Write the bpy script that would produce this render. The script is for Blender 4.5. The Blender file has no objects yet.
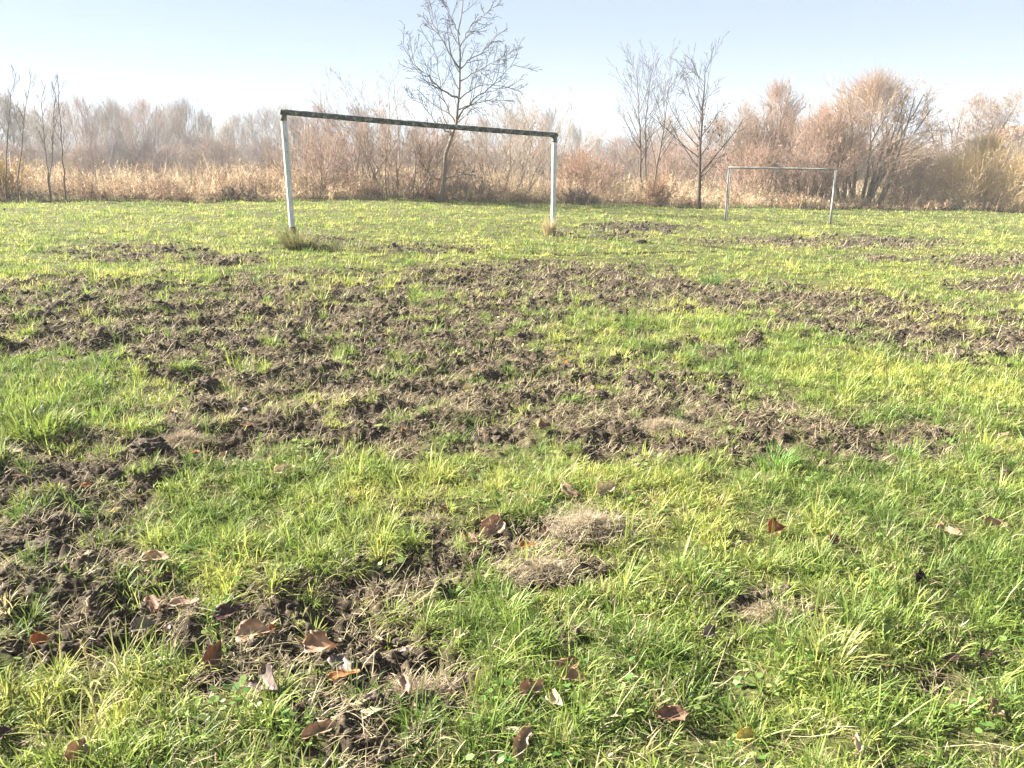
import bpy, math, numpy as np
from mathutils import Vector

C = bpy.context.scene
col = C.collection
PI = math.pi
rng = np.random.default_rng(7)

# ------------------------------------------------------------------ camera numbers
F = 769.0; CX, CY = 512.0, 384.0
HORIZON = 155.0
PITCH = math.atan((CY - HORIZON) / F)
CAM = np.array([0.0, 0.0, 1.55])
cp, sp = math.cos(PITCH), math.sin(PITCH)
FW = np.array([0, cp, -sp]); UP = np.array([0, sp, cp]); RT = np.array([1.0, 0, 0])

def project(x, y, z):
    dx, dy, dz = x - CAM[0], y - CAM[1], z - CAM[2]
    w = dy * cp - dz * sp
    h = dy * sp + dz * cp
    w = np.where(w > 0.05, w, np.nan)
    return CX + F * dx / w, CY - F * h / w

def ray(u, v):
    d = FW + (u - CX) / F * RT - (v - CY) / F * UP
    return d

# ------------------------------------------------------------------ noise
def _hash(ix, iy, s):
    h = (ix * 374761393 + iy * 668265263 + s * 974634777) & 0xFFFFFFFF
    h = ((h ^ (h >> 13)) * 1274126177) & 0xFFFFFFFF
    h = h ^ (h >> 16)
    return h

def perlin(x, y, s=0):
    x = np.asarray(x, dtype=np.float64); y = np.asarray(y, dtype=np.float64)
    x0 = np.floor(x); y0 = np.floor(y)
    fx = x - x0; fy = y - y0
    ix = x0.astype(np.int64); iy = y0.astype(np.int64)
    ux = fx * fx * fx * (fx * (fx * 6 - 15) + 10); uy = fy * fy * fy * (fy * (fy * 6 - 15) + 10)
    def g(a, b, px, py):
        t = _hash(a, b, s).astype(np.float64) * (2 * PI / 4294967296.0)
        return np.cos(t) * px + np.sin(t) * py
    n00 = g(ix, iy, fx, fy); n10 = g(ix + 1, iy, fx - 1, fy)
    n01 = g(ix, iy + 1, fx, fy - 1); n11 = g(ix + 1, iy + 1, fx - 1, fy - 1)
    return 1.5 * ((n00 * (1 - ux) + n10 * ux) * (1 - uy) + (n01 * (1 - ux) + n11 * ux) * uy)

def fbm(x, y, scale, octv=4, s=0, gain=0.5):
    r = 0; a = 1.0; tot = 0
    for i in range(octv):
        r = r + a * perlin(x / scale + 13.7 * i, y / scale - 7.1 * i, s + i); tot += a
        a *= gain; scale *= 0.5
    return r / tot

def sstep(a, b, x):
    t = np.clip((x - a) / (b - a), 0, 1)
    return t * t * (3 - 2 * t)

# ------------------------------------------------------------------ terrain
def tilt(x):
    return np.where(x > 1.0, -0.05 - 0.5 * (1 - np.exp(-(np.maximum(x, 1.0) - 1.0) / 10.0)),
                    np.where(x < -3, 0.15 + 0.1 * (1 - np.exp((np.minimum(x, -3) + 3) / 2.0)), -0.05 * x))

def base_h(x, y):
    near = sstep(1.0, 5.0, np.hypot(x, y))
    fade = sstep(80, 40, np.hypot(x, y))
    und = 0.05 * fbm(x, y, 3.5, 2, 11) + 0.03 * fbm(x, y, 0.8, 2, 21) * fade
    return tilt(x) * near + und

# worn, rooted-up soil: centres of the patches seen from the touch line (u, v, ru, rv, strength)
PATCH = [
 (555,290,150,18,.92),(330,328,210,36,1.0),(120,322,170,30,1.0),(130,252,70,9,.42),(225,260,32,6,.8),
 (70,283,60,9,.5),(20,292,40,10,.45),(330,240,50,4,.25),(400,375,210,42,1.0),(520,400,140,36,1.0),(300,415,160,34,.9),
 (640,420,90,34,1.0),(800,442,115,22,1.0),(730,408,60,16,.8),(760,303,110,12,.72),(880,320,90,15,.82),
 (965,340,85,18,.82),(700,288,60,10,.6),(110,458,115,24,1.0),(45,505,95,40,1.2),(40,560,100,48,1.2),(30,605,80,32,1.1),(360,700,60,40,.9),(330,630,90,34,1.0),(270,600,60,26,.9),(400,560,60,26,.75),(455,570,60,24,.75),(300,590,60,20,.7),(130,640,60,18,.7),
 (100,608,120,38,.95),(60,540,90,36,.95),(205,388,34,13,1.0),(490,548,72,28,.95),(425,520,34,16,.8),
 (395,590,64,24,.85),(300,622,95,34,.95),(345,662,85,36,.85),(240,655,60,34,.8),(430,690,52,28,.85),
 (380,728,50,36,.75),(548,572,48,20,.9),(560,632,16,10,.8),(770,612,40,13,.9),(640,228,46,4.5,.62),
 (615,236,35,3,.4),(790,241,85,4.5,.5),(885,243,60,5.5,.52),(990,262,50,7,.55),(1005,286,45,8,.55),
 (870,258,60,4,.3),(560,232,16,3,.45),(300,248,30,3,.4),(1000,480,14,8,.7),(860,690,18,10,.5),(940,680,16,8,.5),
 (590,528,40,16,.6),(750,345,12,8,.8),(420,250,60,5,.4),(540,270,60,6,.5),
 (130,392,80,12,-.45),(35,425,45,18,-.6),(300,445,70,8,-.4),(420,300,30,8,-.4),(250,365,30,8,-.4),(60,362,55,9,-.7),(560,330,70,7,-.4),(280,395,24,8,-.6),(440,345,30,6,-.4),
 (600,355,40,9,-.5),(300,470,120,14,-.7),(360,545,80,24,-.75),(250,520,110,30,-.7),(480,605,70,22,-.6),
 (710,275,22,8,-.7),(430,310,26,6,-.4),(90,715,150,36,-.7),(760,500,200,40,-.4),(900,410,60,16,-.4),
]
def mud_mask(x, y):
    u, v = project(x, y, tilt(x) * sstep(1.0, 5.0, np.hypot(x, y)))
    d = np.hypot(x, y)
    jit = fbm(x, y, 0.9, 3, 31)
    pos = np.zeros_like(x); neg = np.zeros_like(x)
    for (a, b, ra, rb, w) in PATCH:
        e = np.exp(-0.8 * (((u - a) / ra) ** 2 + ((v - b) / rb) ** 2))
        e = np.where(np.isfinite(e), e, 0)
        if w > 0: pos = np.maximum(pos, e * w)
        else: neg = np.maximum(neg, -e * w)
    m = pos - 0.85 * neg
    n2 = fbm(x, y, 0.28, 3, 37)
    n3 = fbm(x, y, 0.1, 2, 39)
    m = m + 0.34 * jit + 0.55 * n2 + 0.35 * n3
    m = np.where(pos < 0.12, m - 0.3, m)
    return sstep(0.02, 0.36, m)

def height(x, y, mud=None):
    if mud is None: mud = mud_mask(x, y)
    r = 0.075 * fbm(x, y, 0.40, 2, 41) + 0.040 * np.abs(fbm(x, y, 0.13, 3, 51, .6)) * 2 + 0.026 * fbm(x, y, 0.045, 2, 61)
    return base_h(x, y) + mud * (r - 0.03) + (1 - mud) * 0.035 * fbm(x, y, 0.24, 3, 71)

def ground_at(u, v):
    d = ray(u, v); t = 1.0
    t = CAM[2] / -d[2] if d[2] < 0 else 60
    for _ in range(40):
        p = CAM + d * t
        h = float(base_h(np.array([p[0]]), np.array([p[1]]))[0])
        tn = (h - CAM[2]) / d[2]
        t = 0.5 * t + 0.5 * tn
    p = CAM + d * t
    return np.array([p[0], p[1], float(height(np.array([p[0]]), np.array([p[1]]))[0])])

def gz(x, y):
    return float(height(np.array([float(x)]), np.array([float(y)]))[0])

def on_plane(u, v, Y):
    d = ray(u, v); t = (Y - CAM[1]) / d[1]
    return CAM + d * t

# ------------------------------------------------------------------ mesh helpers
def mesh_from(name, verts, faces_list, colors=None, smooth=False):
    """faces_list: list of integer arrays (M,k)."""
    me = bpy.data.meshes.new(name)
    verts = np.ascontiguousarray(verts, dtype=np.float32)
    me.vertices.add(len(verts)); me.vertices.foreach_set('co', verts.ravel())
    loops = np.concatenate([f.ravel() for f in faces_list]).astype(np.int32)
    sizes = np.concatenate([np.full(len(f), f.shape[1], dtype=np.int32) for f in faces_list])
    starts = np.zeros(len(sizes), dtype=np.int32); starts[1:] = np.cumsum(sizes)[:-1]
    me.loops.add(len(loops)); me.loops.foreach_set('vertex_index', loops)
    me.polygons.add(len(sizes)); me.polygons.foreach_set('loop_start', starts)
    try: me.polygons.foreach_set('loop_total', sizes)
    except Exception: pass
    if smooth: me.polygons.foreach_set('use_smooth', np.ones(len(sizes), dtype=bool))
    if colors is not None:
        a = me.color_attributes.new('Col', 'FLOAT_COLOR', 'POINT')
        c4 = np.ones((len(verts), 4), dtype=np.float32); c4[:, :3] = colors
        a.data.foreach_set('color', c4.ravel())
    me.update(calc_edges=True)
    return me

def obj(name, me, mat=None, parent=None):
    o = bpy.data.objects.new(name, me); col.objects.link(o)
    if mat: me.materials.append(mat)
    if parent: o.parent = parent
    return o

def tag(o, label=None, cat=None, group=None, kind=None):
    if label: o['label'] = label
    if cat: o['category'] = cat
    if group: o['group'] = group
    if kind: o['kind'] = kind
    return o

def empty(name, loc, label, cat, group=None, rz=0.0):
    o = bpy.data.objects.new(name, None); col.objects.link(o)
    o.location = [float(q) for q in loc]; o.rotation_euler = (0, 0, rz)
    return tag(o, label, cat, group)

def copy_tree(o, parent=None):
    c = o.copy(); col.objects.link(c); c.parent = parent
    for ch in list(o.children): copy_tree(ch, c)
    return c

def tubes(pts, rad, n=4, cap=True):
    """pts (P,K,3), rad (P,K) -> verts, [quads, caps]"""
    P, K, _ = pts.shape
    t = np.empty_like(pts)
    t[:, 1:-1] = pts[:, 2:] - pts[:, :-2]; t[:, 0] = pts[:, 1] - pts[:, 0]; t[:, -1] = pts[:, -1] - pts[:, -2]
    t /= np.maximum(np.linalg.norm(t, axis=2, keepdims=True), 1e-9)
    ref = np.where(np.abs(t[:, :1, 2:3]) > 0.9, np.array([1.0, 0, 0]), np.array([0, 0, 1.0]))
    ref = np.broadcast_to(ref, t.shape)
    a = np.cross(t, ref); a /= np.maximum(np.linalg.norm(a, axis=2, keepdims=True), 1e-9)
    b = np.cross(t, a)
    th = np.arange(n) * 2 * PI / n
    ring = a[:, :, None, :] * np.cos(th)[None, None, :, None] + b[:, :, None, :] * np.sin(th)[None, None, :, None]
    V = pts[:, :, None, :] + ring * rad[:, :, None, None]
    V = V.reshape(-1, 3)
    base = (np.arange(P) * K * n)[:, None, None]
    k = (np.arange(K - 1) * n)[None, :, None]
    s = np.arange(n)[None, None, :]; s2 = (np.arange(n) + 1) % n; s2 = s2[None, None, :]
    q = np.stack([base + k + s, base + k + s2, base + k + n + s2, base + k + n + s], axis=-1).reshape(-1, 4)
    fl = [q]
    if cap and n >= 3:
        bb = (np.arange(P) * K * n)[:, None]
        fl.append(bb + np.arange(n)[::-1][None, :])
        fl.append(bb + (K - 1) * n + np.arange(n)[None, :])
    return V, fl

class MB:
    def __init__(s): s.v = []; s.f = {}; s.c = []; s.n = 0
    def add(s, v, fl, c=None):
        v = np.asarray(v, dtype=np.float64)
        for f in fl:
            f = np.asarray(f); s.f.setdefault(f.shape[1], []).append(f + s.n)
        s.v.append(v); s.n += len(v)
        if c is not None:
            c = np.asarray(c, dtype=np.float32)
            s.c.append(np.broadcast_to(c, (len(v), 3)) if c.ndim == 1 else c)
    def build(s, name, mat, parent=None, smooth=False):
        me = mesh_from(name, np.concatenate(s.v), [np.concatenate(x) for x in s.f.values()],
                       np.concatenate(s.c) if s.c else None, smooth)
        return obj(name, me, mat, parent)

def pipe(p0, p1, r, n=16, K=2, r1=None):
    p0 = np.array(p0, float); p1 = np.array(p1, float)
    t = np.linspace(0, 1, K)[:, None]
    return tubes((p0 + (p1 - p0) * t)[None], np.linspace(r, r if r1 is None else r1, K)[None], n)

# ------------------------------------------------------------------ materials
def new_mat(name):
    m = bpy.data.materials.new(name); m.use_nodes = True
    nt = m.node_tree; nt.nodes.clear()
    out = nt.nodes.new('ShaderNodeOutputMaterial')
    return m, nt, out

def mat_leafy(name, trans=0.4, gloss=0.05, rough=0.45, attr=True, c1=None, c2=None, scale=30):
    m, nt, out = new_mat(name); N = nt.nodes.new; L = nt.links.new
    if attr:
        a = N('ShaderNodeVertexColor'); a.layer_name = 'Col'; csock = a.outputs['Color']
    else:
        tc = N('ShaderNodeTexCoord'); no = N('ShaderNodeTexNoise'); no.inputs['Scale'].default_value = scale
        no.inputs['Detail'].default_value = 4
        L(tc.outputs['Object'], no.inputs['Vector'])
        rp = N('ShaderNodeValToRGB'); rp.color_ramp.elements[0].position = .35; rp.color_ramp.elements[1].position = .65
        rp.color_ramp.elements[0].color = (*c1, 1); rp.color_ramp.elements[1].color = (*c2, 1)
        L(no.outputs['Fac'], rp.inputs['Fac']); csock = rp.outputs['Color']
    d = N('ShaderNodeBsdfDiffuse'); t = N('ShaderNodeBsdfTranslucent'); g = N('ShaderNodeBsdfGlossy')
    g.inputs['Roughness'].default_value = rough; g.inputs['Color'].default_value = (.9, .9, .9, 1)
    L(csock, d.inputs['Color']); L(csock, t.inputs['Color'])
    m1 = N('ShaderNodeMixShader'); m1.inputs['Fac'].default_value = trans
    L(d.outputs[0], m1.inputs[1]); L(t.outputs[0], m1.inputs[2])
    m2 = N('ShaderNodeMixShader'); m2.inputs['Fac'].default_value = gloss
    L(m1.outputs[0], m2.inputs[1]); L(g.outputs[0], m2.inputs[2])
    L(m2.outputs[0], out.inputs['Surface'])
    return m

def mat_noise(name, cols, scale=8.0, rough=0.9, bump=0.0, bscale=None, detail=5, stretch=None, spec=0.3, pos=None):
    m, nt, out = new_mat(name); N = nt.nodes.new; L = nt.links.new
    b = N('ShaderNodeBsdfPrincipled'); b.inputs['Roughness'].default_value = rough
    b.inputs['Specular IOR Level'].default_value = spec
    tc = N('ShaderNodeTexCoord'); mp = N('ShaderNodeMapping')
    if stretch: mp.inputs['Scale'].default_value = stretch
    L(tc.outputs['Object'], mp.inputs['Vector'])
    no = N('ShaderNodeTexNoise'); no.inputs['Scale'].default_value = scale; no.inputs['Detail'].default_value = detail
    no.inputs['Roughness'].default_value = .65
    L(mp.outputs[0], no.inputs['Vector'])
    rp = N('ShaderNodeValToRGB'); cr = rp.color_ramp
    n = len(cols); ps = pos or [0.3 + 0.4 * i / max(1, n - 1) for i in range(n)]
    cr.elements[0].position = ps[0]; cr.elements[0].color = (*cols[0], 1)
    cr.elements[1].position = ps[-1]; cr.elements[1].color = (*cols[-1], 1)
    for i in range(1, n - 1):
        e = cr.elements.new(ps[i]); e.color = (*cols[i], 1)
    L(no.outputs['Fac'], rp.inputs['Fac']); L(rp.outputs['Color'], b.inputs['Base Color'])
    if bump:
        n2 = N('ShaderNodeTexNoise'); n2.inputs['Scale'].default_value = bscale or scale * 4; n2.inputs['Detail'].default_value = 6
        L(mp.outputs[0], n2.inputs['Vector'])
        bp = N('ShaderNodeBump'); bp.inputs['Strength'].default_value = bump; bp.inputs['Distance'].default_value = 0.02
        L(n2.outputs['Fac'], bp.inputs['Height']); L(bp.outputs[0], b.inputs['Normal'])
    L(b.outputs[0], out.inputs['Surface'])
    return m

def mat_ground():
    m, nt, out = new_mat('ground'); N = nt.nodes.new; L = nt.links.new
    b = N('ShaderNodeBsdfPrincipled'); b.inputs['Roughness'].default_value = 1; b.inputs['Specular IOR Level'].default_value = .1
    at = N('ShaderNodeAttribute'); at.attribute_name = 'mud'
    tc = N('ShaderNodeTexCoord')
    def noise(sc, det=6, ro=.65):
        n = N('ShaderNodeTexNoise'); n.inputs['Scale'].default_value = sc; n.inputs['Detail'].default_value = det
        n.inputs['Roughness'].default_value = ro; L(tc.outputs['Object'], n.inputs['Vector']); return n
    def ramp(src, stops):
        r = N('ShaderNodeValToRGB'); e = r.color_ramp.elements
        e[0].position, e[0].color = stops[0][0], (*stops[0][1], 1); e[1].position, e[1].color = stops[-1][0], (*stops[-1][1], 1)
        for p, c in stops[1:-1]:
            q = e.new(p); q.color = (*c, 1)
        L(src, r.inputs['Fac']); return r
    soil = ramp(noise(22).outputs['Fac'], [(.32, (.022, .0165, .0115)), (.49, (.046, .035, .025)), (.61, (.085, .066, .046)), (.74, (.20, .16, .11))])
    thatch = ramp(noise(35).outputs['Fac'], [(.3, (.028, .030, .012)), (.5, (.06, .066, .022)), (.7, (.16, .14, .06))])
    far = ramp(noise(1.6, 8, .7).outputs['Fac'], [(.3, (.09, .12, .03)), (.5, (.17, .20, .045)), (.7, (.26, .26, .075))])
    mix = N('ShaderNodeMix'); mix.data_type = 'RGBA'
    L(at.outputs['Fac'], mix.inputs['Factor']); L(thatch.outputs['Color'], mix.inputs['A']); L(soil.outputs['Color'], mix.inputs['B'])
    L(mix.outputs['Result'], b.inputs['Base Color'])
    bp = N('ShaderNodeBump'); bp.inputs['Strength'].default_value = .7; bp.inputs['Distance'].default_value = .015
    L(noise(60, 8, .7).outputs['Fac'], bp.inputs['Height']); L(bp.outputs[0], b.inputs['Normal'])
    L(b.outputs[0], out.inputs['Surface'])
    return m

M_GROUND = mat_ground()
M_GRASS = mat_leafy('grass_blade', trans=.42, gloss=.02, rough=.5)
M_DRY = mat_leafy('dry_stem', trans=.25, gloss=.02, rough=.6)
M_WEED = mat_leafy('weed_stem', trans=.3, gloss=.0)
M_TWIG = mat_leafy('twig_bark', trans=.0, gloss=.02, rough=.5)
M_SOIL = mat_noise('soil', [(.022, .0165, .0115), (.055, .042, .030), (.155, .123, .086)], 45, 1, .6, 90)

# ------------------------------------------------------------------ ground sheet
def build_ground():
    ys = [-40, -20, -10, -5, -2.5, -1.0, 0.0, 0.5]
    d = 0.9
    while d < 34: ys.append(d); d *= 1.0045
    ys += list(np.geomspace(34.5, 226, 40))
    ys = np.array(ys)
    s_in = np.linspace(-1, 1, 620)
    s_out = np.geomspace(1.02, 8.7, 30)
    s = np.concatenate([-s_out[::-1], s_in, s_out])
    half = np.maximum(ys, 0.9) * 0.74 + 0.7
    half = np.minimum(half, 26)
    X = s[None, :] * half[:, None]; Y = np.repeat(ys[:, None], len(s), 1)
    x = X.ravel(); y = Y.ravel()
    mud = mud_mask(x, y)
    z = height(x, y, mud)
    R, S = X.shape
    i = np.arange(R - 1)[:, None] * S + np.arange(S - 1)[None, :]
    q = np.stack([i, i + 1, i + S + 1, i + S], -1).reshape(-1, 4)
    me = mesh_from('ground', np.stack([x, y, z], 1), [q], None, True)
    a = me.attributes.new('mud', 'FLOAT', 'POINT'); a.data.foreach_set('value', mud.astype(np.float32))
    tag(obj('ground', me, M_GROUND), kind='structure')
build_ground()

# ------------------------------------------------------------------ field edge
EDGE_UV = [(-120, 203), (0, 203), (200, 203), (420, 201), (560, 204), (700, 208), (850, 210), (1024, 213), (1150, 214)]
EDGE = np.array([ground_at(u, v) for u, v in EDGE_UV])
ang = np.arctan2(EDGE[:, 0], EDGE[:, 1]); dist = np.hypot(EDGE[:, 0], EDGE[:, 1])
def edge_dist(x, y):
    return np.interp(np.arctan2(x, y), ang, dist)
print('EDGE', np.round(dist, 1))

# ------------------------------------------------------------------ blades
def blades(x, y, z, L, W, az, lean, curve, colr, seg=2, twist=None, tipcol=None):
    n = len(x)
    ts = np.linspace(0, 1, seg + 1)
    px = np.zeros(n); pz = np.zeros(n)
    hx, hy = np.cos(az), np.sin(az)
    tw = az + PI / 2 + (rng.normal(0, .5, n) if twist is None else twist)
    wx, wy = np.cos(tw), np.sin(tw)
    V = np.zeros((n, 2 * seg + 1, 3), dtype=np.float32)
    Cc = np.zeros((n, 2 * seg + 1, 3), dtype=np.float32)
    a = lean.copy(); r = np.zeros(n); h = np.zeros(n)
    for k in range(seg + 1):
        cx = x + hx * r; cy = y + hy * r; cz = z + h
        w = W * (1 - 0.25 * ts[k]) * 0.5
        cc = colr if tipcol is None else colr * (1 - ts[k]) + tipcol * ts[k]
        if k < seg:
            V[:, 2 * k, 0] = cx - wx * w; V[:, 2 * k, 1] = cy - wy * w; V[:, 2 * k, 2] = cz
            V[:, 2 * k + 1, 0] = cx + wx * w; V[:, 2 * k + 1, 1] = cy + wy * w; V[:, 2 * k + 1, 2] = cz
            Cc[:, 2 * k] = cc; Cc[:, 2 * k + 1] = cc
            r = r + np.sin(a) * L / seg; h = h + np.cos(a) * L / seg
            a = a + curve / seg
        else:
            V[:, 2 * seg, 0] = cx; V[:, 2 * seg, 1] = cy; V[:, 2 * seg, 2] = cz; Cc[:, 2 * seg] = cc
    nv = 2 * seg + 1
    b = (np.arange(n) * nv)[:, None]
    fl = []
    for k in range(seg - 1):
        fl.append(b + np.array([2 * k, 2 * k + 1, 2 * k + 3, 2 * k + 2])[None])
    fl.append(b + np.array([2 * seg - 2, 2 * seg - 1, 2 * seg])[None])
    return V.reshape(-1, 3), fl, Cc.reshape(-1, 3)

def sample_fan(n, d0, d1, power, spread=0.78):
    """distance pdf ~ d^(1-power) inside a fan in front of the touch line"""
    u = rng.random(n); e = 2 - power
    d = (d0 ** e + u * (d1 ** e - d0 ** e)) ** (1 / e)
    t = rng.uniform(-1, 1, n)
    w = d * 0.72 + 0.5
    x = t * w
    k = rng.random(n) < np.minimum(1, 1.9 / w)          # the same cover carried on beyond the fan's edges
    xm = np.where(rng.random(n) < .5, -1, 1) * (w + 1.9 * rng.random(n))
    return np.concatenate([x, xm[k]]), np.concatenate([d, d[k]])

GREEN = np.array([.125, .215, .034]); DEEP = np.array([.050, .115, .022]); YEL = np.array([.40, .41, .095]); STRAW = np.array([.50, .41, .22])
FRESH = np.array([.205, .285, .062])
def grass_colour(x, y, n):
    f1 = fbm(x, y, 1.3, 3, 81); f2 = fbm(x, y, 0.35, 2, 85)
    far = sstep(4, 12, np.hypot(x, y))
    k = np.clip(.51 + .8 * f1 + .55 * f2 + rng.normal(0, .22, n) + .22 * far, 0, 1)[:, None]
    c = np.where(k < .35, DEEP + (GREEN - DEEP) * k / .35, np.where(k < .65, GREEN + (FRESH - GREEN) * (k - .35) / .3, FRESH + (YEL - FRESH) * (k - .65) / .35))
    dry = (rng.random(n) < .06 + .10 * np.clip(f1, 0, 1) - .04 * far)[:, None]
    c = np.where(dry, STRAW * rng.uniform(.7, 1.15, n)[:, None], c)
    return c * rng.uniform(.75, 1.25, n)[:, None]

def make_grass():
    mb = MB()
    def zone(nt, per, d0, d1, power, seg, Lr, Wd, rad, deep=0.0):
        x, y = sample_fan(nt, d0, d1, power); nt = len(x)
        d = np.hypot(x, y)
        mud = mud_mask(x, y)
        den = np.clip(.52 + 1.15 * fbm(x, y, .20, 3, 91) + .3 * fbm(x, y, .9, 2, 95), .12, 1)
        keep = (rng.random(nt) < den * (1 - (.98 - .74 * sstep(.03, .36, fbm(x, y, .2, 3, 99))) * mud)) & (d < edge_dist(x, y) + .5)
        x, y, d = x[keep], y[keep], d[keep]; n = len(x)
        lf = np.clip(1 + .8 * fbm(x, y, .3, 2, 101) + .35 * fbm(x, y, 2.0, 2, 105), .45, 1.9)
        # repeat per tuft
        cnt = rng.poisson(per, n) + 1
        idx = np.repeat(np.arange(n), cnt); m = len(idx)
        sc = np.maximum(1, d[idx] / 4.0) ** .75
        az = rng.uniform(0, 2 * PI, m)
        rr = rad * np.sqrt(rng.random(m)) * sc
        bx = x[idx] + np.cos(az) * rr; by = y[idx] + np.sin(az) * rr
        tl = rng.lognormal(0, .38, n)[idx]
        L = Lr * lf[idx] * tl * rng.uniform(.55, 1.25, m) * np.minimum(sc, 1.25)
        W = Wd * rng.uniform(.6, 1.35, m) * sc
        az2 = az + rng.normal(0, .45 if deep else .9, m)
        lean = np.abs(rng.normal(.75, .45, m)); curve = rng.normal(.9, .7, m)
        bz = height(bx, by) - .006
        c0 = grass_colour(x, y, n)[idx]; c1 = grass_colour(bx, by, m)
        mixv = rng.random(m)[:, None] * .6
        c = c0 * (1 - mixv) + c1 * mixv
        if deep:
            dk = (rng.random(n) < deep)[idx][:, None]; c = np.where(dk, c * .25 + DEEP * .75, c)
        tip = c * .68 + YEL * .32 * rng.uniform(.5, 1.2, m)[:, None]
        v, f, cc = blades(bx, by, bz, L, W, az2, lean, curve, c, seg, tipcol=tip)
        mb.add(v, f, cc)
        return m
    n1 = zone(26000, 9, 1.0, 3.6, .9, 3, .033, .0029, .030)
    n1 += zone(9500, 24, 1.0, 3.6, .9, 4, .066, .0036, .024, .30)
    n2 = zone(62000, 8, 3.4, 9.0, 1.55, 2, .030, .0033, .030)
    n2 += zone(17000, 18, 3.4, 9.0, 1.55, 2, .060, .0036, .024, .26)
    n3 = zone(72000, 6, 8.6, 31, 1.75, 1, .030, .0048, .035)
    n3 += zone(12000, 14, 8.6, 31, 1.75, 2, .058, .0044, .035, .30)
    print('grass blades', n1, n2, n3)
    o = mb.build('grass', M_GRASS)
    tag(o, 'short patchy yellow-green grass covering the worn field', 'grass', kind='stuff')
make_grass()

def make_litter():
    mb = MB()
    cols = np.array([[.46, .38, .23], [.32, .25, .15], [.54, .46, .30], [.20, .15, .095], [.36, .33, .18]])
    def zone(n, d0, d1, power, L0, W0, seg, on_mud):
        x, y = sample_fan(n, d0, d1, power); n = len(x)
        mud = mud_mask(x, y); d = np.hypot(x, y)
        pk = np.clip(.35 + 1.2 * fbm(x, y, .25, 3, 121), .03, 1)
        if on_mud:
            pk = pk * mud
        else:
            pk = .75 * pk * (1 - mud)
        k = (rng.random(n) < pk) & (d < edge_dist(x, y))
        x, y, d = x[k], y[k], d[k]; m = len(x)
        sc = np.maximum(1, d / 4) ** .75
        z = height(x, y) + rng.uniform(0, .02, m) + (0 if on_mud else .012)
        c = cols[rng.integers(0, 5, m)] * rng.uniform(.45, 1.05, m)[:, None]
        L = L0 * rng.lognormal(0, .4, m) * np.minimum(sc, 2); W = W0 * rng.uniform(.6, 1.4, m) * sc
        lean = rng.normal(1.25, .3, m); curve = rng.normal(.35, .8, m)
        v, f, cc = blades(x, y, z, L, W, rng.uniform(0, 2 * PI, m), lean, curve, c, seg)
        mb.add(v, f, cc)
    zone(170000, 1.0, 5.0, 1.0, .055, .0022, 3, True)
    zone(330000, 4.5, 18, 1.5, .042, .0030, 2, True)
    zone(42000, 1.0, 5.0, 1.0, .065, .0022, 3, False)
    zone(50000, 4.5, 26, 1.6, .05, .0024, 2, False)
    tag(mb.build('dry_grass_litter', M_DRY), 'pale dry grass strands strewn over the torn soil', 'dry grass', kind='stuff')
make_litter()

# icosphere template
def ico(level):
    import bmesh
    bm = bmesh.new(); bmesh.ops.create_icosphere(bm, subdivisions=level, radius=1)
    v = np.array([q.co[:] for q in bm.verts]); f = np.array([[w.index for w in p.verts] for p in bm.faces]); bm.free()
    return v, f
ICO1, ICO2, ICO3 = ico(1), ico(2), ico(3)

def make_crumbs():
    mb = MB()
    def zone(n, d0, d1, power, tmpl, r0, r1):
        x, y = sample_fan(n, d0, d1, power); n = len(x)
        mud = mud_mask(x, y); d = np.hypot(x, y)
        k = (rng.random(n) < mud * np.clip(.5 + fbm(x, y, .4, 2, 131), .05, 1)) & (d < 26)
        x, y, d = x[k], y[k], d[k]; m = len(x)
        r = r0 * (r1 / r0) ** (rng.random(m) ** 2.2) * np.maximum(1, d / 6) ** .6
        z = height(x, y) + r * rng.uniform(-.2, .5, m)
        tv, tf = tmpl
        V = tv[None] * rng.uniform(.45, 1.5, (m, len(tv), 1))
        ax = rng.uniform(.6, 1.3, (m, 1, 3)); V = V * ax
        a = rng.uniform(0, 2 * PI, m)
        ca, sa = np.cos(a)[:, None], np.sin(a)[:, None]
        X = V[:, :, 0] * ca - V[:, :, 1] * sa; Y = V[:, :, 0] * sa + V[:, :, 1] * ca
        V = np.stack([X, Y, V[:, :, 2] * .8], -1) * r[:, None, None] + np.stack([x, y, z], 1)[:, None, :]
        ff = (np.arange(m) * len(tv))[:, None, None] + tf[None]
        mb.add(V.reshape(-1, 3), [ff.reshape(-1, 3)])
    zone(60000, 1.0, 5.5, 1.0, ICO1, .003, .017)
    zone(120000, 5.0, 22, 1.6, ICO1, .006, .024)
    zone(2500, 2.0, 18, 1.4, ICO2, .014, .034)
    tag(mb.build('soil_crumbs', M_SOIL), 'loose brown soil crumbs scattered over the churned patches', 'soil', kind='stuff')
make_crumbs()

exec_after = []
# ------------------------------------------------------------------ goals
M_POST = mat_noise('weathered_white_paint', [(.20, .19, .17), (.46, .48, .48), (.60, .61, .60)], 7, .55, .15, 40, stretch=(3, 3, 1), pos=[.32, .44, .62])
M_BAR = mat_noise('mossy_dark_paint', [(.026, .030, .027), (.062, .071, .063), (.155, .17, .15), (.36, .375, .345)], 13, .75, .5, 60, pos=[.34, .50, .60, .72])
M_PIPE = mat_noise('galvanised_pipe', [(.13, .12, .11), (.24, .23, .21), (.36, .35, .33)], 8, .5, .1, 40, spec=.5)
M_RUST = mat_noise('rusty_dirt', [(.03, .022, .018), (.07, .045, .03), (.14, .10, .07)], 20, .9, .3)

def z_for_v(x, y, v):
    lo, hi = -1, 6
    for _ in range(50):
        mid = .5 * (lo + hi)
        if project(np.array(x), np.array(y), np.array(mid))[1] > v: lo = mid
        else: hi = mid
    return .5 * (lo + hi)

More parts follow.
